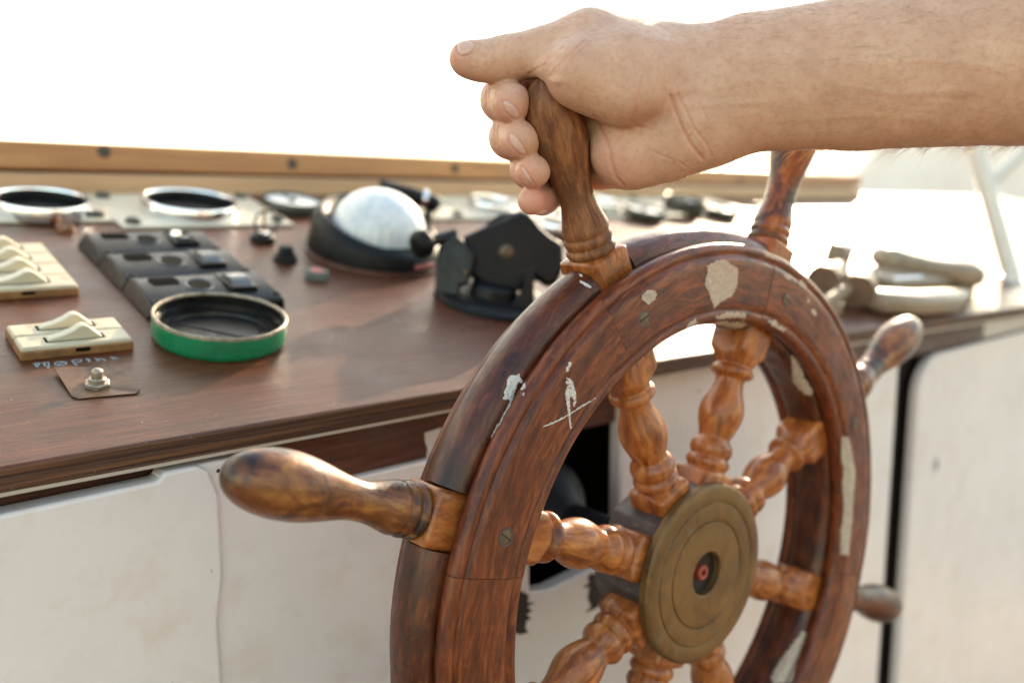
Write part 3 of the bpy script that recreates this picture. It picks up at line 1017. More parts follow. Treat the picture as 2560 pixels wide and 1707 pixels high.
def cone(a, b, ra, rb, k, vol=None, sz=1.0):
    """tapered capsule from a to b; sz > 1 flattens it in depth"""
    V = VOL if vol is None else vol
    m_ = max(ra, rb) + k + .006
    sl, X, Y, Z = region(np.minimum(a, b) - m_, np.maximum(a, b) + m_)
    d = b - a
    ll = float(d @ d)
    t = np.clip(((X - a[0]) * d[0] + (Y - a[1]) * d[1] + (Z - a[2]) * d[2]) / ll, 0, 1)
    q = np.sqrt((X - a[0] - t * d[0]) ** 2 + (Y - a[1] - t * d[1]) ** 2 + ((Z - a[2] - t * d[2]) * sz) ** 2) - (ra + (rb - ra) * t)
    V[sl] = smin(V[sl], q.astype(np.float32), k)


def ellip(c, r, k, rot=0.0, vol=None):
    V = VOL if vol is None else vol
    m_ = max(r) + k + .006
    sl, X, Y, Z = region(c - m_, c + m_)
    ca, sa_ = math.cos(rot), math.sin(rot)
    x = (X - c[0]) * ca + (Y - c[1]) * sa_
    y = -(X - c[0]) * sa_ + (Y - c[1]) * ca
    z = Z - c[2]
    k0 = np.sqrt((x / r[0]) ** 2 + (y / r[1]) ** 2 + (z / r[2]) ** 2)
    k1 = np.sqrt((x / r[0] ** 2) ** 2 + (y / r[1] ** 2) ** 2 + (z / r[2] ** 2) ** 2)
    q = k0 * (k0 - 1) / np.maximum(k1, 1e-6)
    V[sl] = smin(V[sl], q.astype(np.float32), k)


P_ = lambda r, d: r * d / FPX      # pixel radius -> metres at a depth
# forearm
cone(cc(1735, 238, .4495), cc(1880, 207, .4450), P_(158, .4495), P_(169, .445), .004, sz=1.45)
cone(cc(1880, 207, .4450), cc(2150, 182, .436), P_(169, .445), P_(190, .436), .003, sz=1.35)
cone(cc(2150, 182, .436), cc(2560, 148, .424), P_(190, .436), P_(210, .424), .003, sz=1.2)
cone(cc(2560, 148, .424), cc(3300, 110, .41), P_(210, .424), P_(235, .41), .003, sz=1.1)
# carpus and palm
cone(cc(1735, 225, .450), cc(1620, 230, .455), P_(140, .45), P_(125, .455), .010, sz=1.35)
ellip(cc(1600, 250, .462), np.array([.036, .040, .016]), .012)
for (mx, my, md), w_ in (((1425, 135, .482), .0135), ((1428, 215, .488), .0140), ((1442, 300, .491), .0135), ((1468, 385, .489), .0125)):
    cone(cc(1650, 160 + (my - 135) * .62, .466), cc(mx, my, md), .017, w_, .010)
# hypothenar
ellip(cc(1612, 368, .4545), np.array([.0295, .0205, .0165]), .007, rot=RAD(10))
cone(cc(1570, 408, .462), cc(1500, 428, .478), .0125, .0105, .010)
cone(cc(1690, 340, .4545), cc(1760, 320, .452), .0185, .020, .014)
# thumb column and thenar
ellip(cc(1556, 192, .4360), np.array([.0350, .0230, .0185]), .006, rot=RAD(-4))
cone(cc(1443, 188, .4275), cc(1560, 238, .4290), .0128, .0135, .008)
cone(cc(1443, 186, .4275), cc(1560, 170, .436), .0130, .016, .010)
cone(cc(1380, 170, .4380), cc(1450, 160, .432), .0085, .012, .006)
cone(cc(1655, 165, .450), cc(1475, 110, .449), P_(95, .45), P_(77, .449), .012)
cone(cc(1475, 110, .449), cc(1268, 148, .4475), P_(77, .449), P_(53, .4475), .008)
cone(cc(1268, 149, .4475), cc(1166, 147, .4445), P_(52, .4475), P_(42, .4445), .006)
ellip(cc(1206, 158, .4450), np.array([P_(72, .445), P_(47, .445), .0098]), .004, rot=RAD(-8))
cone(cc(1420, 165, .462), cc(1350, 178, .478), .013, .012, .010)
# fingers, each its own chain, joined to the hand with tight creases
FING = [
    [(1425, 135, .482, .0125), (1272, 226, .484, .0108), (1256, 250, .461, .0106), (1279, 258, .4435, .0103)],
    [(1428, 215, .488, .0130), (1290, 322, .487, .0106), (1276, 344, .464, .0104), (1304, 351, .4465, .0100)],
    [(1442, 300, .491, .0125), (1338, 402, .489, .0098), (1323, 424, .468, .0092), (1334, 428, .4505, .0089)],
    [(1468, 385, .489, .0115), (1405, 470, .488, .0088), (1356, 496, .474, .0080), (1330, 502, .4595, .0076)]]
for ch in FING:
    fv = np.full_like(VOL, .05)
    for a, b in zip(ch[:-1], ch[1:]):
        cone(cc(*a[:3]), cc(*b[:3]), a[3], b[3], .006, vol=fv)
    VOL = smin(VOL, fv, .0022)
del fv
# press the flesh against the grip so that it wraps round the wood
ax0 = WC + Vector((0, YS, 0))
adir = Vector((math.cos(RAD(112.5)), 0, math.sin(RAD(112.5))))
A0 = to_cam(ax0)
AD = to_cam(ax0 + adir) - A0
hp_ = [((q if q < 1.13 else 1.13 + (q - 1.13) * HLEN[1]) * RW, hw * .001) for q, hw, sq in smoothprof(hand_s, 2)]
sl, X, Y, Z = region(to_cam(ax0 + adir * 1.05 * RW) - .06, to_cam(ax0 + adir * 1.55 * RW) + .06)
tt = (X - A0[0]) * AD[0] + (Y - A0[1]) * AD[1] + (Z - A0[2]) * AD[2]
rad = np.interp(tt, [p[0] for p in hp_], [p[1] for p in hp_]).astype(np.float32)
dist = np.sqrt((X - A0[0] - tt * AD[0]) ** 2 + (Y - A0[1] - tt * AD[1]) ** 2 + (Z - A0[2] - tt * AD[2]) ** 2)
hs_ = dist - rad
hs_ = np.where(tt > hp_[-1][0], np.maximum(hs_, tt - hp_[-1][0]), hs_)
VOL[sl] = -smin(-VOL[sl], (hs_ + .0002).astype(np.float32), .0015)


def surface_nets(V, origin, h):
    ins = V < 0
    nx, ny, nz = V.shape
    cnt = np.zeros((nx - 1, ny - 1, nz - 1), dtype=np.uint8)
    for i in (0, 1):
        for j in (0, 1):
            for k in (0, 1):
                cnt += ins[i:nx - 1 + i, j:ny - 1 + j, k:nz - 1 + k]
    act = (cnt > 0) & (cnt < 8)
    I, J, K_ = np.nonzero(act)
    idx = np.full(act.shape, -1, dtype=np.int32)
    idx[I, J, K_] = np.arange(len(I))
    acc = np.zeros((len(I), 3)); n = np.zeros(len(I))
    corners = [(i, j, k) for i in (0, 1) for j in (0, 1) for k in (0, 1)]
    for a in corners:
        for ax in range(3):
            if a[ax] == 0:
                b = list(a); b[ax] = 1
                va = V[I + a[0], J + a[1], K_ + a[2]]; vb = V[I + b[0], J + b[1], K_ + b[2]]
                c = (va < 0) != (vb < 0)
                t = np.where(c, va / np.where(c, va - vb, 1), 0)
                for q in range(3):
                    acc[:, q] += np.where(c, a[q] + (t if q == ax else 0), 0)
                n += c
    P = np.stack([I, J, K_], 1) + acc / n[:, None]
    P = P * h + origin
    faces = []
    for ax in range(3):
        o1, o2 = [(1, 2), (2, 0), (0, 1)][ax]
        s0 = [slice(None)] * 3; s1 = [slice(None)] * 3
        s0[ax] = slice(0, -1); s1[ax] = slice(1, None)
        e = ins[tuple(s0)] != ins[tuple(s1)]
        fl = ins[tuple(s0)]
        ii = np.array(np.nonzero(e)).T
        ok = (ii[:, o1] > 0) & (ii[:, o2] > 0) & (ii[:, o1] < V.shape[o1] - 1) & (ii[:, o2] < V.shape[o2] - 1)
        ii = ii[ok]
        f_ = fl[ii[:, 0], ii[:, 1], ii[:, 2]]

        def g(d1, d2):
            q = ii.copy(); q[:, o1] += d1; q[:, o2] += d2
            return idx[q[:, 0], q[:, 1], q[:, 2]]
        a, b, c, d = g(-1, -1), g(0, -1), g(0, 0), g(-1, 0)
        faces.append(np.where(f_[:, None], np.stack([a, b, c, d], 1), np.stack([d, c, b, a], 1)))
    return P, np.concatenate(faces)


HP, HF = surface_nets(VOL, np.array([gx_[0], gy_[0], gz_[0]]), HG)
del VOL
HF = HF[(HF >= 0).all(1)]
# two passes of Laplacian smoothing
def lap(P, F, it, lam=.5):
    E = np.concatenate([F[:, [0, 1]], F[:, [1, 2]], F[:, [2, 3]], F[:, [3, 0]]])
    n = len(P)
    deg = np.bincount(E[:, 0], minlength=n) + np.bincount(E[:, 1], minlength=n)
    for _ in range(it):
        S = np.zeros_like(P)
        for q in range(3):
            S[:, q] = np.bincount(E[:, 0], P[E[:, 1], q], n) + np.bincount(E[:, 1], P[E[:, 0], q], n)
        P = P + lam * (S / np.maximum(deg, 1)[:, None] - P)
    return P


HP = lap(HP, HF, 4)


def vnorm(P, F):
    fn = np.cross(P[F[:, 2]] - P[F[:, 0]], P[F[:, 3]] - P[F[:, 1]])
    N = np.zeros_like(P)
    for c in range(4):
        for q in range(3): N[:, q] += np.bincount(F[:, c], fn[:, q], len(P))
    return N / np.maximum(np.linalg.norm(N, axis=1), 1e-12)[:, None]


HN = vnorm(HP, HF)
upx = PXW / 2 + FPX * HP[:, 0] / HP[:, 2]
upy = PXH / 2 - FPX * HP[:, 1] / HP[:, 2]
facing = np.clip(-(HN * HP).sum(1) / np.linalg.norm(HP, axis=1) * 2.0, 0, 1)
if facing.mean() < .2: HN = -HN; facing = np.clip(-(HN * HP).sum(1) / np.linalg.norm(HP, axis=1) * 2.0, 0, 1)
K4 = lambda L: [(1080 + x / 2.904, y / 2.904) for x, y in L]
CREASE = [  # polyline in the palm view, half width px, depth mm
    (K4([(850, 560), (900, 500), (960, 430), (1040, 360), (1110, 300)]), 4, .55), (K4([(880, 560), (960, 460), (1060, 390), (1170, 300)]), 3, .3),
    (K4([(800, 480), (860, 420), (950, 350)]), 4, .4), (K4([(440, 430), (455, 380), (475, 330)]), 3.5, .45), (K4([(465, 420), (485, 360), (500, 300)]), 3, .3), (K4([(425, 350), (435, 300)]), 3, .2), (K4([(540, 340), (560, 300), (575, 280)]), 3, .2),
    (K4([(1180, 840), (1220, 930), (1270, 1020), (1290, 1090), (1300, 1180), (1340, 1290), (1400, 1355)]), 5, .9), (K4([(1230, 820), (1270, 870), (1300, 900)]), 3, .3),
    (K4([(1440, 880), (1500, 930), (1570, 935), (1620, 905)]), 5, .55), (K4([(1280, 1090), (1330, 1030), (1400, 940), (1440, 880), (1480, 800), (1500, 700), (1530, 560)]), 5, .45),
    (K4([(1735, 700), (1770, 820), (1810, 920), (1880, 1050), (1960, 1150)]), 6, .8), (K4([(1790, 690), (1840, 800), (1900, 930), (1990, 1040), (2030, 1130)]), 5, .5), (K4([(1690, 600), (1700, 700), (1660, 820), (1560, 920)]), 6, .4),
    (K4([(1580, 1090), (1660, 1130), (1740, 1160)]), 4, .3), (K4([(1780, 1170), (1850, 1215)]), 3, .3),
    (K4([(940, 210), (1000, 190), (1090, 180)]), 4, .25), (K4([(960, 150), (1030, 130), (1100, 130)]), 4, .25)]
K6 = lambda L: [(1150 + x / 3.92, 150 + y / 3.92) for x, y in L]
NAILS = [K6([(415, 410), (450, 395), (500, 420), (560, 480), (595, 545), (575, 580), (525, 575), (460, 520), (430, 470)]),
         K6([(485, 730), (510, 712), (545, 740), (600, 820), (650, 910), (645, 935), (600, 930), (540, 880), (490, 830)]),
         K6([(605, 1055), (622, 1045), (650, 1090), (690, 1160), (725, 1220), (715, 1230), (670, 1190), (620, 1120)]),
         K4([(185, 315), (225, 297), (280, 300), (315, 330), (290, 380), (255, 405), (215, 412), (190, 385), (180, 345)])]
for nl in NAILS: CREASE.append((nl + nl[:1], 4, .45))
CREASE += [(K6([(265, 300), (250, 380), (265, 450)]), 3, .7), (K6([(300, 270), (285, 350), (300, 440)]), 2.5, .4), (K6([(345, 640), (335, 740), (355, 840)]), 3, .7), (K6([(385, 630), (370, 720), (385, 820)]), 2.5, .35), (K6([(540, 1010), (535, 1080), (560, 1150)]), 3, .6),
           (K6([(360, 330), (330, 420), (345, 500)]), 3, .15), (K4([(330, 330), (350, 400), (340, 470)]), 4, .18), (K4([(590, 300), (610, 350), (600, 400)]), 4, .2), (K4([(650, 290), (670, 340)]), 3, .15),
           (K4([(700, 545), (760, 500), (820, 470)]), 4, .5), (K4([(1100, 330), (1180, 400), (1230, 480)]), 6, .15), (K4([(1900, 640), (1950, 760), (2000, 880)]), 6, .3)]
RIDGE = [([(1740, 120), (1850, 150), (1980, 138), (2130, 160), (2300, 150), (2480, 170)], 11, .55), ([(1980, 138), (2080, 205), (2230, 235), (2420, 228)], 10, .45), ([(1830, 285), (1980, 300), (2150, 288), (2330, 300)], 10, .4),
         ([(1690, 225), (1780, 215), (1900, 200)], 13, .6), ([(1700, 265), (1800, 262), (1920, 255)], 11, .45), ([(1480, 70), (1560, 85), (1640, 100), (1720, 120)], 14, .6)]
disp = np.zeros(len(HP))
crease_pink_shade = np.zeros(len(HP))
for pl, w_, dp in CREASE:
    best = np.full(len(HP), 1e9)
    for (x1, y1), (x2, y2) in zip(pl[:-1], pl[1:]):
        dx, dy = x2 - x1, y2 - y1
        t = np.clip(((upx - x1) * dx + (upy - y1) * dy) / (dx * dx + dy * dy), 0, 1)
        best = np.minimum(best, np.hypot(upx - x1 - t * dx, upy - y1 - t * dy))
    crease_pink_shade = np.maximum(crease_pink_shade, min(1, dp * 1.1) * .55 * np.exp(-(best / (w_ * .8)) ** 2))  # crease shading put into the skin colour, mixed with natural pinkness
    disp -= 1.25 * dp * .001 * np.exp(-(best / (w_ * .8)) ** 2) - dp * .00035 * np.exp(-(best / (w_ * 3)) ** 2)
for pl, w_, dp in RIDGE:
    best = np.full(len(HP), 1e9)
    for (x1, y1), (x2, y2) in zip(pl[:-1], pl[1:]):
        dx, dy = x2 - x1, y2 - y1
        t = np.clip(((upx - x1) * dx + (upy - y1) * dy) / (dx * dx + dy * dy), 0, 1)
        best = np.minimum(best, np.hypot(upx - x1 - t * dx, upy - y1 - t * dy))
    disp += dp * .00058 * np.exp(-(best / w_) ** 2)
# tendons and soft hollows
for (x, y), sx, sy, dp in (((1530, 120), 60, 25, .8), ((1700, 170), 45, 45, -1.0), ((1760, 300), 60, 30, .7), ((1400, 150), 45, 20, -.5), ((1620, 300), 60, 18, -.8), ((1395, 203), 16, 10, 1.2)):
    disp += dp * .001 * np.exp(-((upx - x) / sx) ** 2 - ((upy - y) / sy) ** 2)
HP = HP + HN * (disp * facing)[:, None]
# redness at finger ends and palm heel
flush_and_shade = np.zeros(len(HP))
for x, y, s_, a in ((1262, 275, 40, .55), (1268, 375, 42, .5), (1310, 440, 40, .6), (1350, 505, 55, .8), (1140, 160, 45, .35), (1520, 400, 60, .35), (1560, 440, 60, .3), (1330, 470, 40, .5), (1700, 250, 50, .15), (1330, 260, 60, .3)):
    flush_and_shade = np.maximum(flush_and_shade, a * np.exp(-((upx - x) ** 2 + (upy - y) ** 2) / s_ ** 2))
flush_and_shade = np.maximum(flush_and_shade, crease_pink_shade)
HW_ = HP @ np.array(CM.transposed()) + np.array(CAM)
org = Vector(HW_.mean(0))
me = bpy.data.meshes.new('person')
me.vertices.add(len(HW_))
me.vertices.foreach_set('co', (HW_ - np.array(org)).astype(np.float32).ravel())
me.loops.add(HF.size)
me.loops.foreach_set('vertex_index', HF.astype(np.int32).ravel())
me.polygons.add(len(HF))
me.polygons.foreach_set('loop_start', np.arange(0, HF.size, 4, dtype=np.int32))
me.update(calc_edges=True)
me.polygons.foreach_set('use_smooth', np.ones(len(HF), dtype=bool))
att = me.attributes.new('flush_and_shade', 'FLOAT', 'POINT')
att.data.foreach_set('value', flush_and_shade.astype(np.float32))
bm = bmesh.new(); bm.from_mesh(me); bmesh.ops.recalc_face_normals(bm, faces=bm.faces); bm.to_mesh(me); bm.free()
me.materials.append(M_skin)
person = bpy.data.objects.new('person', me)
COL.objects.link(person)
person.location = org
tag(person, 'bare hand and forearm gripping an upright handle of the ship wheel', 'person')
bpy.context.view_layer.update()
PB = bvh_of([person])
print('HAND verts', len(HP))


def nail(poly, n=14, lift=.0005):
    """nail plate: outline read off the photo, laid on the finger and domed"""
    inv = person.matrix_world.inverted()
    cx = sum(p[0] for p in poly) / len(poly); cy = sum(p[1] for p in poly) / len(poly)
    rings = 5
    verts, faces = [], []
    pl = []
    for (x1, y1), (x2, y2) in zip(poly, poly[1:] + poly[:1]):
        for k in range(4): pl.append((x1 + (x2 - x1) * k / 4, y1 + (y2 - y1) * k / 4))
    for r_ in range(rings + 1):
        t = r_ / rings
        for (x, y) in pl:
            px_, py_ = cx + (x - cx) * t, cy + (y - cy) * t
            d = ray(px_, py_).normalized()
            h = PB.ray_cast(CAM, d)
            if h[0] is None: h = PB.find_nearest(at(px_, py_, .445))
            nrm = h[1] if h[1].dot(d) < 0 else -h[1]
            verts.append(inv @ (h[0] + nrm * (lift if r_ < rings else -.0003)))
    m_ = len(pl)
    for r_ in range(rings):
        for k in range(m_):
            faces.append((r_ * m_ + k, r_ * m_ + (k + 1) % m_, (r_ + 1) * m_ + (k + 1) % m_, (r_ + 1) * m_ + k))
    o = build('fingernail', verts, faces, M_nail, person, auto=0)
    b2 = bmesh.new(); b2.from_mesh(o.data); bmesh.ops.remove_doubles(b2, verts=b2.verts, dist=1e-6); b2.to_mesh(o.data); b2.free()
    return o


for nl in NAILS: nail(nl)

# fine arm hair catching the light along both edges of the forearm
hv, hf = [], []
inv = person.matrix_world.inverted()
sel = np.nonzero((upx > 1560) & (np.abs(facing) < .45) & (upx < 2600))[0]
wts = np.where(upy[sel] > 250, np.where((upx[sel] > 1820), 2.5, .6), 1.0)
pick = rng.choice(sel, 1500, replace=False, p=wts / wts.sum())
front_ = np.nonzero((upx > 1780) & (facing > .5) & (upx < 2620))[0]
pick = np.concatenate([pick, rng.choice(front_, 700, replace=False)])
pmat = np.array(CM.transposed())
for vi in pick:
    nrm = Vector(HN[vi] @ pmat)
    p = Vector(HW_[vi])
    t = (-RIGHT + Vector(rng.normal(0, .35, 3)))
    t = (t - nrm * t.dot(nrm)).normalized()
    L_ = rng.uniform(.004, .011)
    low = upy[vi] > 250
    prev = None
    seg = 5
    curl = Vector(rng.normal(0, .4, 3))
    side = t.cross(nrm).normalized()
    rings_ = []
    for s_ in range(seg + 1):
        u_ = s_ / seg
        q = p + t * (L_ * u_) + nrm * (L_ * ((.12 if facing[vi] > .5 else .4) * u_ + (.35 if low and facing[vi] < .5 else -.06) * u_ * u_)) + curl * (L_ * .5 * u_ * u_)
        w_ = (.00006 if facing[vi] > .5 else .0001) * (1 - .75 * u_)
        b = len(hv)
        for k in range(3):
            an = k * 2.094
            hv.append(inv @ (q + (side * math.cos(an) + nrm * math.sin(an)) * w_))
        rings_.append(b)
    for a, b in zip(rings_[:-1], rings_[1:]):
        for k in range(3): hf.append((a + k, a + (k + 1) % 3, b + (k + 1) % 3, b + k))
ho = build('arm_hair', hv, hf, M_hair, person, auto=0)
ho['kind'] = 'stuff'

# ================================================================ THINGS ON THE CONSOLE TOP
def thing(name, label, cat, u, v_, rz=0.0, group=None, up=0.0):
    o = empty(name, CF @ Matrix.Translation((u, v_, up)) @ Matrix.Rotation(rz, 4, 'Z'))
    return tag(o, label, cat, group)


def pxlen(p, q, up=0.0):
    a, b = cpt(*p, up), cpt(*q, up)
    return math.hypot(a[0] - b[0], a[1] - b[1])


def T(x, y, z=0): return Matrix.Translation((x, y, z))


# ---- instrument plates with gauges
def corner_cap(parent, x, y, h):
    lathe('fixing_cap', [(0, h + .0052), (.0040, h + .0050), (.0062, h + .0036), (.0066, h + .0012), (.0070, h), (.0045, h - .0005)], M_knobcap, parent, n=20, matrix=T(x, y))


PT = .0032
uA1, vA = cpt(288, 557)
uB0, vB0 = cpt(308, 575)
uB1 = cpt(733, 566)[0]
vtop = VB - .020
uA0 = uA1 - .175
ga = cpt(104, 508, .010); gb = cpt(476, 510, .010)
for (u0, u1, v0, g, R_, label) in ((uA0, uA1, vA, ga, .040, 'cream instrument plate with the smaller chrome ringed black gauge'),
                                   (uB0, uB1, vB0, gb, .0455, 'cream instrument plate with the larger chrome ringed black gauge')):
    cx, cy = (u0 + u1) / 2, (v0 + vtop) / 2
    o = thing('instrument_plate', label, 'instrument', cx, cy, group='plates with chrome gauges')
    w_, h_ = (u1 - u0) / 2, (vtop - v0) / 2
    hx, hy = g[0] - cx, min(g[1] - cy, h_ - R_ - .006)
    pl = box('plate', (-w_, w_, -h_, h_, 0, PT), M_plate, o, .0012)
    lathe('bezel', [(R_ * .985, PT - .0004), (R_, PT + .004), (R_ * .995, PT + .0085), (R_ * .965, PT + .0115), (R_ * .945, PT + .0118), (R_ * .925, PT + .0105), (R_ * .915, PT + .005), (R_ * .91, PT)], M_chrome, o, n=72, closed=True, matrix=T(hx, hy))
    lathe('glass', [(0, PT + .0006), (R_ * .90, PT + .0006)], M_blackgl, o, n=48, matrix=T(hx, hy))
    lathe('inner_wall', [(R_ * .916, PT + .0100), (R_ * .90, PT + .009), (R_ * .89, PT + .0008)], M_blackgl, o, n=48, matrix=T(hx, hy))
    for sx, sy in ((-1, -1), (1, -1), (1, 1), (-1, 1)):
        corner_cap(o, sx * (w_ - .012), sy * (h_ - .012), PT)

# row of plates further right, with smaller gauges
uC0 = cpt(1105, 566)[0]; uC1 = cpt(1960, 560)[0]
vC0 = vB0 + .012
cx, cy = (uC0 + uC1) / 2, (vC0 + vtop) / 2
o = thing('gauge_board', 'long cream gauge board behind the black bracket', 'instrument', cx, cy)
box('board', (-(uC1 - uC0) / 2, (uC1 - uC0) / 2, -(vtop - vC0) / 2, (vtop - vC0) / 2, 0, PT), M_plate, o, .0012)
for px_, py_ in ((1168, 548), (1549, 552), (1440, 552), (1330, 470), (1540, 480), (1890, 512)):
    q = cpt(px_, py_, .004)
    corner_cap(o, q[0] - cx, min(max(q[1] - cy, -(vtop - vC0) / 2 + .01), (vtop - vC0) / 2 - .01), PT)


def gauge(u, v_, R_, label, dial, up=0, h=.012, tilt=0.0):
    o = thing('gauge', label, 'gauge', u, v_, group='small round gauges', up=up)
    if tilt: o.matrix_world = o.matrix_world @ Matrix.Rotation(tilt, 4, 'X')
    lathe('bezel', [(R_ * .97, 0), (R_, h * .3), (R_ * .99, h * .8), (R_ * .95, h), (R_ * .90, h * .98), (R_ * .86, h * .72), (R_ * .85, 0)], M_chrome if dial is M_blackgl else M_knobcap, o, n=56, closed=True)
    lathe('dial', [(0, h * .70), (R_ * .865, h * .70)], dial, o, n=48)
    if dial is M_white_dial:
        lathe('hub_cap', [(0, h * 1.0), (.0035, h * .98), (.004, h * .705)], M_knobcap, o, n=16)
        box('pointer', (-.0009, .0009, -.004, R_ * .7, h * .76, h * .82), M_knobcap, o)
    return o


q = cpt(733, 500, .010)
gauge(q[0], min(q[1], VB - .052), .034, 'dark ringed gauge with white dial and black centre beside the large plate', M_white_dial)
q = cpt(1230, 505, .012)
gauge(q[0], min(q[1], VB - .05), .030, 'chrome ringed black gauge behind the black bracket', M_blackgl, up=PT)
q = cpt(1395, 562, .010)
gauge(q[0], q[1], .030, 'chrome ringed black gauge behind the gripped handle', M_blackgl, up=PT)
q = cpt(1500, 505, .012)
gauge(q[0], min(q[1], VB - .05), .030, 'black gauge under the palm of the hand', M_blackgl, up=PT)
for px_, py_, lab in ((1612, 520, 'flat white dial gauge between the black gauge and the raised white one'), (1711, 509, 'raised white dial gauge standing taller between two flat white ones'), (1803, 518, 'flat white dial gauge next to the ungripped wheel handle')):
    q = cpt(px_, py_, .014)
    gauge(q[0], min(q[1], VB - .05), .031, lab, M_white_dial, up=PT, h=.020 if px_ == 1711 else .011)

# ---- amber lens
q = cpt(163, 578)
o = thing('indicator_lens', 'small amber plastic indicator ring in front of the cream plate', 'lens', *q)
R_ = .0078
lathe('ring', [(R_ * .62, 0), (R_, 0), (R_, .003), (R_ * .86, .0055), (R_ * .66, .0050), (R_ * .62, .002)], M_amber, o, n=32, closed=True)
lathe('cap', [(0, .0045), (R_ * .4, .004), (R_ * .62, .0018)], M_amber, o, n=24)


# ---- cream rocker switch blocks
def rocker_block(u0, v0, n, ln, wd, label, rot=0.0):
    o = thing('switch_block', label, 'switch', u0 + ln / 2, v0, rot, group='cream rocker switch blocks')
    H = .0078
    for i in range(n):
        y0 = i * wd
        f_ = box('module', (-ln / 2, ln / 2, y0 + .0005, y0 + wd - .0005, .0006, H), M_cream, o, .0016, bseg=3)
        # dark slot and the humped rocker in it
        box('slot', (-ln * .27, ln * .27, y0 + wd * .30, y0 + wd * .70, H - .001, H + .0002), M_hole, f_)
        pts = []
        L_ = ln * .25
        prof = [(-L_, -.0004), (-L_ * .97, .0012), (-L_ * .80, .0022), (-L_ * .45, .0034), (-L_ * .1, .0058), (L_ * .12, .0082), (L_ * .30, .0088), (L_ * .45, .0078), (L_ * .62, .0056), (L_ * .8, .0030), (L_ * .95, .0008), (L_, -.0004)]
        vv, ff = [], []
        yc = y0 + wd * .5
        for x, z in prof:
            for sy in (-1, 1): vv.append((x, yc + sy * wd * .17, H + z))
        for x in (-L_, L_):
            pass
        m_ = len(prof)
        for k in range(m_ - 1): ff.append((2 * k, 2 * k + 2, 2 * k + 3, 2 * k + 1))
        ff.append(tuple(2 * k for k in range(m_)))
        ff.append(tuple(2 * k + 1 for k in range(m_))[::-1])
        ff.append((0, 1, 2 * m_ - 1, 2 * m_ - 2))
        build('rocker', vv, ff, M_creamrocker, f_, bevel=.0009, bseg=3, auto=50)
    box('base', (-ln / 2 - .0006, ln / 2 + .0006, -.0004, n * wd + .0004, 0, .0056), M_rustedge, o, .0008)
    box('release_notch', (-.002, .006, -.0009, .002, .0030, .0052), M_hole, o)
    return o


s0 = cpt(53, 902); s1 = cpt(330, 872); s2 = cpt(262, 790, .008)
ln = s1[0] - s0[0]
rocker_block(s0[0], s0[1] - .001, 2, ln, (s2[1] - s0[1]) / 2 * 1.0, 'cream two-rocker switch block with rusty edges beside the green lid')
r0 = cpt(196, 738); r2 = cpt(88, 605, .008)
rocker_block(r0[0] - ln * 1.08, r0[1], 4, ln * 1.08, (r2[1] - r0[1]) / 4, 'cream four-rocker switch block beside the black modules')

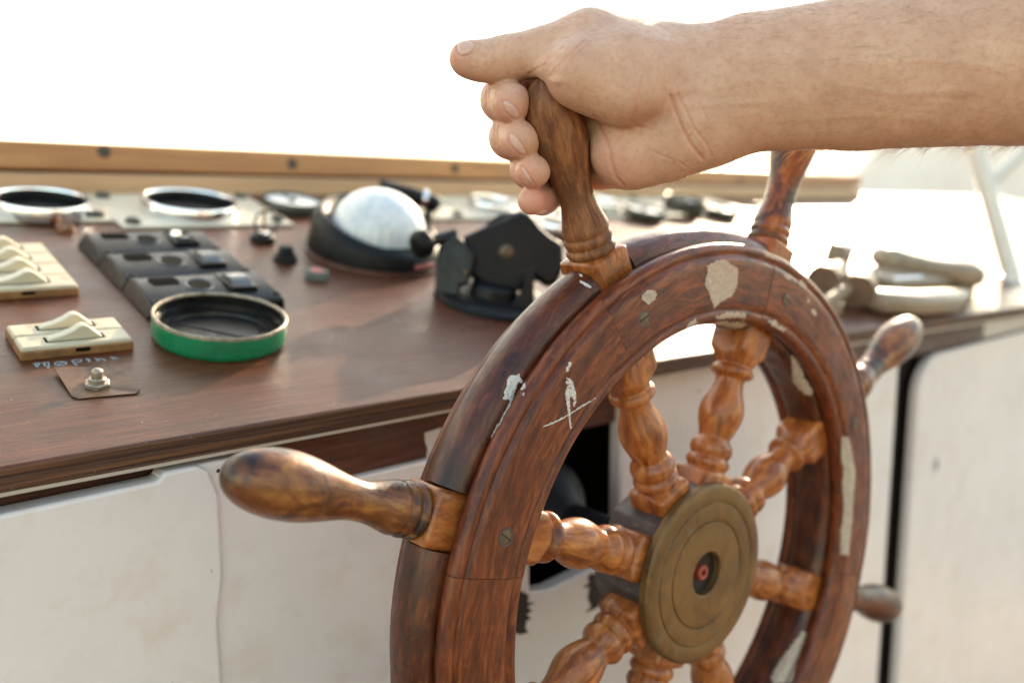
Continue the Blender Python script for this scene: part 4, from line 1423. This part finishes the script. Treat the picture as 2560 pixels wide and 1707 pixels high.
# ---- three black modules
b0 = cpt(367, 800); b1 = cpt(716, 778); b2 = cpt(150, 586, .010)
mw = (b2[1] - b0[1]) / 3
ml = b1[0] - b0[0] + .002
GR = 'black plastic switch modules in a row'
LB = ['black module partly covered by the green lid', 'black module with closed lever window between two others', 'black module with an open window, in front of the large gauge plate']
for i in range(3):
    o = thing('switch_module', LB[i], 'module', b0[0], b0[1] + i * mw, group=GR)
    H = .0135
    yb = mw - .0012
    prof = [(0, .0), (0, .0075), (.0015, .0088), (yb * .62, H - .0008), (yb * .80, H), (yb * .92, H - .0012), (yb * .985, H - .005), (yb, 0)]
    vv = [(x, y, z) for x in (0, ml) for y, z in prof]
    m_ = len(prof)
    # ends slope in
    vv = [(x + (z * .45 if x == 0 else -z * .15), y, z) for x, y, z in vv]
    ff = [(k, k + 1, m_ + k + 1, m_ + k) for k in range(m_ - 1)] + [tuple(range(m_)), tuple(range(m_, 2 * m_))[::-1], (m_ - 1, 0, m_, 2 * m_ - 1)]
    body = build('housing', vv, ff, M_blackpl, o, bevel=.0013, bseg=3)

    def zs(y):
        for (y0, z0), (y1, z1) in zip(prof[:-1], prof[1:]):
            if y1 > y0 and y0 <= y <= y1: return z0 + (z1 - z0) * (y - y0) / (y1 - y0)
        return H
    sl = math.atan2(H - .0008 - .0088, yb * .62 - .0015)

    def on(x, y, dz=0): return T(x, y, zs(y) + dz) @ Matrix.Rotation(sl, 4, 'X')
    rr = .0106
    lathe('round_socket', [(rr * .8, -.002), (rr * .82, .0007), (rr * .92, .0010), (rr, .0004), (rr * 1.02, -.001)], M_smoke, o, n=40, closed=True, matrix=on(ml * .46, yb * .52))  # lighter ring colour stands for the highlight on the socket edge
    lathe('socket_well', [(0, .0002), (rr * .82, .0003)], M_hole, o, n=32, matrix=on(ml * .46, yb * .52, .0002))
    for k in range(4):
        box('vent_slot', (-.011 + .001 * abs(k - 1.5), .011 - .001 * abs(k - 1.5), -.0007, .0007, 0, .0005), M_hole, o, matrix=on(ml * .24, yb * (.60 + .062 * k), .0001))
    for x in (ml * .07 + .003, ml * .95):
        lathe('screw_hole', [(.0030, .0005), (.0038, .0004), (.0040, -.001)], M_blackpl, o, n=20, matrix=on(x, yb * .13))
        lathe('screw_well', [(0, .0003), (.0031, .0004)], M_hole, o, n=20, matrix=on(x, yb * .13))
    wx0, wx1 = ml * .64, ml * .84
    fr_ = box('window_frame', (wx0, wx1, yb * .24, yb * .86, H - .006, H + .0012), M_blackpl, o, .0012, bseg=3)
    if i < 2:
        vv, ff = [], []
        seg = 10
        for s_ in range(seg + 1):
            t = s_ / seg
            y = yb * (.30 + .50 * t)
            z = H + .0014 + .0035 * math.sin(t * math.pi) * (1 if t < .5 else .8)
            for x in (wx0 + .003, wx1 - .003): vv.append((x, y, z))
        for s_ in range(seg): ff.append((2 * s_, 2 * s_ + 1, 2 * s_ + 3, 2 * s_ + 2))
        vv += [(x, y, H - .002) for y in (yb * .30, yb * .80) for x in (wx0 + .003, wx1 - .003)]
        nb = 2 * (seg + 1)
        ff += [(0, 1, nb + 1, nb), (2 * seg, 2 * seg + 1, nb + 3, nb + 2), tuple([nb] + [2 * s_ for s_ in range(seg + 1)] + [nb + 2]), tuple([nb + 1] + [2 * s_ + 1 for s_ in range(seg + 1)] + [nb + 3])]
        build('lever', vv, ff, M_smoke, o, bevel=.0005)
    else:
        box('window_well', (wx0 + .002, wx1 - .002, yb * .28, yb * .82, H + .0010, H + .0016), M_hole, o)
        lathe('terminal', [(0, .0035), (.004, .003), (.005, 0)], M_chrome, o, n=20, matrix=T((wx0 + wx1) / 2 - .003, yb * .6, H + .001))
        box('contact', (wx0 + .006, wx1 - .006, yb * .34, yb * .42, H + .0014, H + .003), M_smoke, o, .0004)
    lathe('edge_lug', [(0, .0012), (.0016, .001), (.0018, 0)], M_blackpl, o, n=12, matrix=T(ml * .5, yb * .97, H - .0045))

# ---- green lid
R_ = pxlen((384, 790), (720, 790), .012) / 2 * .985
q = cpt(552, 800, .0125)
HL = .0165
o = thing('jar_lid', 'upturned round green lid with black lining and chipped rim', 'lid', q[0], q[1], .3)
lathe('wall', [(R_ * .955, .0), (R_ * .985, .0015), (R_, .004), (R_, HL - .002), (R_ * .998, HL - .0008), (R_ * .985, HL), (R_ * .965, HL - .0006), (R_ * .955, HL - .003), (R_ * .95, .003)], M_green, o, n=96, closed=True)
lathe('rim', [(R_ * 1.004, HL - .0018), (R_ * 1.003, HL + .0002), (R_ * .985, HL + .0007), (R_ * .958, HL + .0001), (R_ * .950, HL - .002), (R_ * .975, HL - .0012)], M_lidrim, o, n=96, closed=True, zfun=lambda r, h, a: h + .00022 * math.sin(9 * a) * math.sin(4 * a + 1) + .00012 * math.sin(31 * a))
lathe('lining', [(0, .0032), (R_ * .55, .0034), (R_ * .78, .0030), (R_ * .80, .0050), (R_ * .88, .0052), (R_ * .90, .0095), (R_ * .945, .0100), (R_ * .949, HL - .0012)], M_lidin, o, n=96)
for k in range(9):
    a = k * .7 + .2
    box('lug', (-.005, .005, -.0012, .0012, .006, .0085), M_lidin, o, .0005, matrix=Matrix.Rotation(a, 4, 'Z') @ T(0, R_ * .915))
box('seam', (-R_ * .7, R_ * .7, -.0006, .0006, .0034, .0039), M_caulk, o, matrix=Matrix.Rotation(-1.1, 4, 'Z'))

# ---- brass plate with a push button bolt
c4 = [cpt(*p) for p in ((135, 931), (180, 994), (196, 999), (340, 986), (351, 978), (303, 921), (296, 919))]
bq = cpt(243, 966)
o = thing('push_button', 'small steel push button with hexagon nut on a bent brass sheet', 'button', *bq)
pr = [(a - bq[0], b - bq[1]) for a, b in c4]
n_ = len(pr)
lift = [.0030, .0006, .0004, .0005, .0012, .0004, .0004]
vv = [(x, y, .0004 + l_) for (x, y), l_ in zip(pr, lift)] + [(x, y, l_ * .95 - .00005) for (x, y), l_ in zip(pr, lift)]
vv += [(0, 0, .0006), (0, 0, .0001)]
ff = [(i, (i + 1) % n_, 2 * n_) for i in range(n_)] + [((i + 1) % n_ + n_, i + n_, 2 * n_ + 1) for i in range(n_)] + [(i, i + n_, (i + 1) % n_ + n_, (i + 1) % n_) for i in range(n_)]
build('sheet', vv, ff, M_plated, o, smooth=False)
hexr = .0072
lathe('nut', [(0, .0004), (hexr, .0004), (hexr, .0026), (hexr * .9, .0032), (0, .0032)], M_steel, o, n=6, matrix=Matrix.Rotation(.25, 4, 'Z'), auto=20)
lathe('collar', [(.0030, .0030), (.0046, .0030), (.0046, .0052), (.0040, .0058), (.0030, .0058)], M_steel, o, n=32, closed=True)
lathe('plunger', [(0, .0112), (.0018, .0109), (.0029, .0101), (.0031, .0094), (.0031, .0050)], M_steel, o, n=32)

# ---- ring switch, stepped knob, red button
q = cpt(657, 603)
o = thing('ring_switch', 'black switch base with an upright wire ring and brass pin', 'switch', *q)
lathe('base', [(0, .0085), (.0065, .0085), (.0085, .0070), (.0095, .0060), (.0115, .0052), (.0120, .0035), (.0120, 0)], M_rubber, o, n=36)
lathe('dish', [(0, .0092), (.0058, .0088), (.0064, .0080)], M_chrome, o, n=28)
lathe('pin', [(.0015, .0088), (.0013, .028), (.0009, .0325), (0, .0335)], M_brassrod, o, n=16)
tube('ring', [(.0112 * math.cos(a), -.004, .0190 + .0112 * math.sin(a)) for a in [2 * math.pi * k / 40 for k in range(41)]], .0010, M_knobcap, o, n=8)
q = cpt(713, 652)
o = thing('rubber_switch', 'small stepped black rubber push switch', 'switch', *q)
lathe('boot', [(.0098, 0), (.0100, .0030), (.0092, .0048), (.0078, .0056), (.0074, .0082), (.0064, .0090), (.0060, .0125), (.0050, .0138), (0, .0140)], M_rubber, o, n=36)
lathe('flange', [(.0096, 0), (.0108, .0004), (.0106, .0018), (.0098, .0022)], M_blackpl, o, n=36, closed=True)
q = cpt(791, 696)
o = thing('red_button', 'faded red push button in a grey green collar', 'button', *q)
lathe('collar', [(.0060, .0062), (.0072, .0074), (.0090, .0074), (.0098, .0064), (.0098, 0), (.0060, 0)], M_collar, o, n=36, closed=True)
lathe('button', [(0, .0084), (.0045, .0082), (.0058, .0072), (.0060, .0030)], M_redbtn, o, n=32)

# ---- dome compass
cl, cr_ = cpt(762, 600), cpt(1105, 668)
q = cpt(935, 640)
q = (q[0] + .004, q[1] + .004)
RB = .0635
o = thing('dome_compass', 'black compass with a milky white dome', 'compass', *q)
ang0 = RAD(100)
def hood(r, h, a): return h * (1 + .40 * math.cos(a - ang0) * (1 if r > .040 else .7))
lathe('housing', [(RB * 1.02, 0), (RB * 1.03, .004), (RB, .014), (RB * .985, .022), (RB * .94, .0285), (RB * .86, .033), (RB * .80, .0315), (RB * .74, .0285), (RB * .71, .02)], M_rubber, o, n=80, zfun=hood)
lathe('mounting_ring', [(RB * 1.03, .0), (RB * 1.07, .0006), (RB * 1.06, .0030), (RB * 1.03, .0034)], M_brownboard, o, n=64, closed=True)
RD = RB * .725
lathe('dome', [(RD * math.cos(t), .020 + RD * .95 * math.sin(t)) for t in [i * math.pi / 2 / 18 for i in range(19)]], M_dome, o, n=64)
box('warning_tab', (-.012, .012, -.001, .001, 0, .004), M_redbtn, o, .0004, matrix=Matrix.Rotation(RAD(12), 4, 'Z') @ T(0, -RB * 1.01, .006))

# ---- lever behind the compass
q = cpt(1068, 560)
o = thing('throttle_lever', 'dark lever with a round knob rising behind the compass', 'lever', *q)
tube('stem', [(0, 0, 0), (0, .001, .014), (.001, .002, .022)], [.006, .005, .0048], M_knobcap, o, n=16)
tube('grip', [(-.050, .030, .034), (-.02, .012, .030), (.002, -.001, .025), (.008, -.005, .022)], [.009, .0095, .0095, .0085], M_rubber, o, n=24)
lathe('grip_collar', [(.0085, -.003), (.0108, -.002), (.0108, .003), (.0085, .004)], M_chrome, o, n=28, closed=True, matrix=T(-.006, .0045, .0275) @ Matrix.Rotation(RAD(59), 4, 'Z') @ Matrix.Rotation(RAD(97), 4, 'X'))
q = cpt(1110, 562)
o = thing('wire_loop', 'thin wire loop standing behind the compass', 'wire', *q)
tube('loop', [(.013 * math.cos(a), 0, .012 + .013 * math.sin(a)) for a in [RAD(-70) + RAD(300) * k / 30 for k in range(31)]], .0005, M_knobcap, o, n=6)

# ---- black instrument on a tilting bracket
q = cpt(1232, 752)
br = thing('instrument_bracket', 'black plastic instrument tilted on a round swivel bracket beside the wheel rim', 'bracket', *q, rz=RAD(-35))
RBk = pxlen((1092, 752), (1372, 752)) / 2 * .93
lathe('swivel_base', [(0, .0085), (RBk * .40, .0085), (RBk * .42, .0062), (RBk * .80, .0062), (RBk * .95, .0055), (RBk, .0035), (RBk * 1.01, 0)], M_rubber, br, n=72)
lathe('swivel_disc', [(0, .0165), (RBk * .34, .0165), (RBk * .40, .0150), (RBk * .42, .0086)], M_blackpl, br, n=56)
MB = br.matrix_world.inverted()
K7 = lambda L: [(1000 + x / 3.408, 420 + y / 3.408) for x, y in L]
bd = (br.matrix_world.translation - CAM).dot(FWD)


def upright(name, pts, d, th, mat, bevel=.002, lean=0.0):
    """a slab standing on the bracket: outline at depth d facing the helm, with real thickness behind it"""
    px0, py0 = pts[0]
    o0 = at(1240, 640, d)
    hx = Vector((RIGHT.x, RIGHT.y, 0)).normalized()
    hz = (UP + FWD * lean).normalized()
    hz = (hz - hx * hz.dot(hx)).normalized()
    nn = hx.cross(hz)
    M3 = Matrix((hx, hz, nn)).transposed().to_4x4()
    M3.translation = o0
    inv3 = M3.inverted()
    out = []
    for a, b in pts:
        r_ = ray(a, b)
        t = (o0 - CAM).dot(nn) / r_.dot(nn)
        l_ = inv3 @ (CAM + r_ * t)
        out.append((l_.x, l_.y))
    return prism(name, out, -th, 0, mat, br, bevel=bevel, bseg=3, matrix=MB @ M3)


upright('instrument_head', K7([(520, 585), (700, 503), (860, 445), (960, 395), (1020, 368), (1110, 388), (1150, 440), (1200, 505), (1290, 585), (1385, 635), (1395, 800), (1375, 900), (1335, 990), (1250, 1005), (1190, 960), (1150, 935),
                               (1060, 1010), (960, 1110), (840, 1112), (780, 1050), (690, 975), (600, 935), (575, 880), (590, 760)]), bd - .006, .030, M_rubber, .006)
upright('head_fairing', K7([(720, 500), (760, 440), (860, 385), (960, 378), (1030, 360), (1120, 385), (1030, 420), (880, 470)]), bd + .004, .030, M_blackpl, .006)
upright('side_cheek', K7([(292, 1040), (300, 900), (318, 760), (330, 660), (425, 575), (470, 570), (530, 610), (632, 735), (622, 830), (590, 960), (560, 1002), (515, 1000), (505, 1080), (520, 1130), (560, 1180), (500, 1215), (380, 1170), (300, 1100)]), bd - .020, .013, M_blackpl, .005)
upright('side_cheek', K7([(1062, 880), (1085, 860), (1140, 850), (1145, 1180), (1120, 1230), (940, 1240), (930, 1170), (1000, 1090), (1055, 1010)]), bd - .020, .012, M_rubber, .002)
# tightening knob on its threaded stem
kc = at(1048, 612, bd - .030); ke = at(1140, 585, bd - .010)
kd = (ke - kc).normalized()
mk = kd.to_track_quat('Z', 'Y').to_matrix().to_4x4(); mk.translation = kc
rk = 34 / FPX * bd
lathe('knob', [(0, -.0050), (rk * .55, -.0048), (rk * .85, -.0036), (rk, -.001), (rk * 1.02, .004), (rk * .95, .008), (rk * .7, .0105), (rk * .4, .012), (0, .012)], M_rubber, br, n=40, matrix=MB @ mk)
tube('stem', [MB @ (kc + kd * .01), MB @ (kc + kd * .036)], .0052, M_blackpl, br, n=20)
sc_c = at(1266, 630, bd - .0066)
ms = (-ray(1266, 630)).normalized().to_track_quat('Z', 'Y').to_matrix().to_4x4(); ms.translation = sc_c
sc = lathe('brass_screw', [(0, .0016), (.0052, .0013), (.0062, .0004), (.0062, -.002)], M_screw, br, n=28, matrix=MB @ ms)
box('slot', (-.0050, .0050, -.0006, .0006, .0013, .0018), M_caulk, sc, matrix=Matrix.Rotation(RAD(50), 4, 'Z'))
lathe('pivot_bolt', [(0, .002), (.0016, .0019), (.0022, .001), (.0022, 0)], M_screw, br, n=20, matrix=MB @ (T(*at(1163, 680, bd - .0215)) @ (-ray(1163, 680)).normalized().to_track_quat('Z', 'Y').to_matrix().to_4x4()))

# ---- radio gear at the sunny end of the console
def wpt(px, py, lift=0.0):
    u, v_ = cpt(px, py, lift)
    return CF @ Vector((u, v_, lift))


def loft(name, path, secs, mat, parent, n=24):
    """rounded body: path of world points, (half width, half height) per point, superelliptic section"""
    P = [Vector(p) for p in path]
    inv = parent.matrix_world.inverted()
    verts, faces = [], []
    for i, p in enumerate(P):
        t = (P[min(i + 1, len(P) - 1)] - P[max(i - 1, 0)]).normalized()
        b = CN.cross(t).normalized()
        nn = t.cross(b).normalized()
        w_, h_ = secs[i]
        for k in range(n):
            a = 2 * math.pi * k / n
            c, s_ = math.cos(a), math.sin(a)
            e = 3.2
            r_ = 1 / (abs(c) ** e + abs(s_) ** e) ** (1 / e)
            verts.append(inv @ (p + b * (w_ * r_ * c) + nn * (h_ * r_ * s_)))
    for i in range(len(P) - 1):
        for k in range(n): faces.append((i * n + k, i * n + (k + 1) % n, (i + 1) * n + (k + 1) % n, (i + 1) * n + k))
    faces += [tuple(range(n)), tuple((len(P) - 1) * n + k for k in range(n))]
    return build(name, verts, faces, mat, parent)


M_leather = plain('glare_lifted_leather', (.12, .068, .036), .5, .25, 80, bump=.3)  # brown raised to a mid tone, veiling glare put into the colour
M_radio = plain('glare_lifted_plastic', (.24, .175, .115), .4, .2, 60, bump=.1)  # paler warm tone: the glare over this end is put into the colour
u, v_ = cpt(2320, 668)
hs = thing('radio_handset', 'grey radio telephone handset lying raised on its cradle', 'handset', u, v_)
a = wpt(2185, 640, .034); b = wpt(2455, 690, .030)
path = [a.lerp(b, t) for t in (0, .04, .12, .28, .5, .7, .86, .95, 1)]
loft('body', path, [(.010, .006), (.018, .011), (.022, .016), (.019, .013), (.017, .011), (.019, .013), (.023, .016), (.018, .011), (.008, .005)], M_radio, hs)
for t in (.14, .86):
    c = a.lerp(b, t)
    c2 = CF @ Vector(((CF.inverted() @ c).x, (CF.inverted() @ c).y, 0))
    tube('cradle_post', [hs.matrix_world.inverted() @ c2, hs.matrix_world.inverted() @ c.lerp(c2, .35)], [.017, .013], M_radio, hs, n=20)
u, v_ = cpt(2270, 735)
rs = thing('radio_set', 'low grey radio set with added chrome glint studs in front of the handset', 'radio', u, v_, RAD(-4))
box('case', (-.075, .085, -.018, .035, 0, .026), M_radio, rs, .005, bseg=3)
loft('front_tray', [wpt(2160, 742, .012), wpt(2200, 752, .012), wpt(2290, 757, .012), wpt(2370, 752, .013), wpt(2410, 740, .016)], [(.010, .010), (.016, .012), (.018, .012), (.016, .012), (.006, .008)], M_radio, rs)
dome_p = [(.0028 * math.cos(t), .0028 * math.sin(t)) for t in [k * math.pi / 2 / 6 for k in range(7)]]  # half domes added because they always return a sun glint
for k in range(6):
    lathe('glint_stud', dome_p, M_chrome, rs, n=16, matrix=T(-.062 + k * .0105, -.012, .0262))
for px_, py_ in ((2120, 752), (2138, 747), (2156, 747)):
    q = cpt(px_, py_, .002)
    lathe('glint_stud', dome_p, M_chrome, rs, n=16, matrix=rs.matrix_world.inverted() @ CF @ T(q[0], q[1], .0005) @ Matrix.Scale(1.5, 4))
u, v_ = cpt(2092, 660)
jb = thing('junction_box', 'small square grey box with added chrome glint studs beside the wheel rim', 'box', u, v_, RAD(12))
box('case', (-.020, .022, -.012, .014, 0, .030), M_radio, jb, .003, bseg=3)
for x, y in ((-.014, -.0125), (.014, -.0125), (0, -.0125)):
    lathe('screw', dome_p, M_chrome, jb, n=16, matrix=T(x, y + .0004, .022) @ Matrix.Rotation(RAD(90), 4, 'X'))  # chrome domes added on the box for bright glints
    lathe('screw', dome_p, M_chrome, jb, n=16, matrix=T(x, y + .008, .0302))
u, v_ = cpt(2100, 742)
bn = thing('binoculars', 'small brown leather binoculars lying on the console behind the wheel rim', 'binoculars', u, v_, RAD(20))
for s_ in (-1, 1):
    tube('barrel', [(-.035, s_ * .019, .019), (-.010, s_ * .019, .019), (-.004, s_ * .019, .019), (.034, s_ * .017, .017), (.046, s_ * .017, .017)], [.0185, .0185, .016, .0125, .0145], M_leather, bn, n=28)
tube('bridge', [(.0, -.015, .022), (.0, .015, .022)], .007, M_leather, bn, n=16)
# coiled cord
cp = [wpt(2050, 768, .012), wpt(2090, 742, .014), wpt(2130, 712, .020), wpt(2165, 690, .026)]
turns, seg = 26, 14
pts = []
for k in range(turns * seg + 1):
    t = k / (turns * seg) * (len(cp) - 1)
    i = min(int(t), len(cp) - 2)
    c = cp[i].lerp(cp[i + 1], t - i)
    ax = (cp[i + 1] - cp[i]).normalized()
    b = CN.cross(ax).normalized(); nn = ax.cross(b)
    an = 2 * math.pi * k / seg
    pts.append(c + b * (.0065 * math.cos(an)) + nn * (.0065 * math.sin(an)))
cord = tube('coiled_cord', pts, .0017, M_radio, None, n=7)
tag(cord, 'coiled handset cord rising from behind the wheel rim to the radio', 'cord')
wv = tube('thin_cable', [wpt(1985, 596, .004), wpt(2010, 606, .006), wpt(2040, 620, .006), wpt(2064, 632, .006), wpt(2078, 650, .008)], .0016, M_rubber, None, n=8)
tag(wv, 'thin dark cable running to the small junction box', 'cable')
# stanchion at the end of the console with a diagonal brace
sb = wpt(2532, 700)
st = empty('stanchion', Matrix.Translation(sb))
tag(st, 'slanting pale metal stanchion with a diagonal brace at the console end', 'stanchion')
sdp = (sb - CAM).dot(FWD)
t1 = at(2440, 375, sdp); t2 = at(2395, 215, sdp)
si = st.matrix_world.inverted()
tube('post', [si @ sb, si @ t1, si @ t2, si @ (t2 + (t2 - t1) * .8)], .0125, M_alu, st, n=20)
j = sb.lerp(t1, .72)
tube('brace', [si @ j, si @ at(2575, 365, sdp), si @ at(2680, 240, sdp)], .0100, M_alu, st, n=18)
lathe('foot', [(.0128, .003), (.016, .004), (.020, .002), (.021, -.002)], M_alu, st, n=28, matrix=CF.to_3x3().to_4x4())

# ================================================================ AIR
hz = NT('sea_haze')
hz.t.nodes.remove(hz.b)
pv = hz.n('VolumePrincipled')
pv.inputs['Color'].default_value = (.93, .93, .92, 1)
pv.inputs['Density'].default_value = .00004
pv.inputs['Anisotropy'].default_value = .35
hz.l(pv.outputs[0], hz.out.inputs['Volume'])
v, f = box_data(-11000, 11000, -11000, 11000, -9, 520)
ho_ = build('haze', v, f, hz.m, smooth=False)
tag(ho_, kind='stuff')
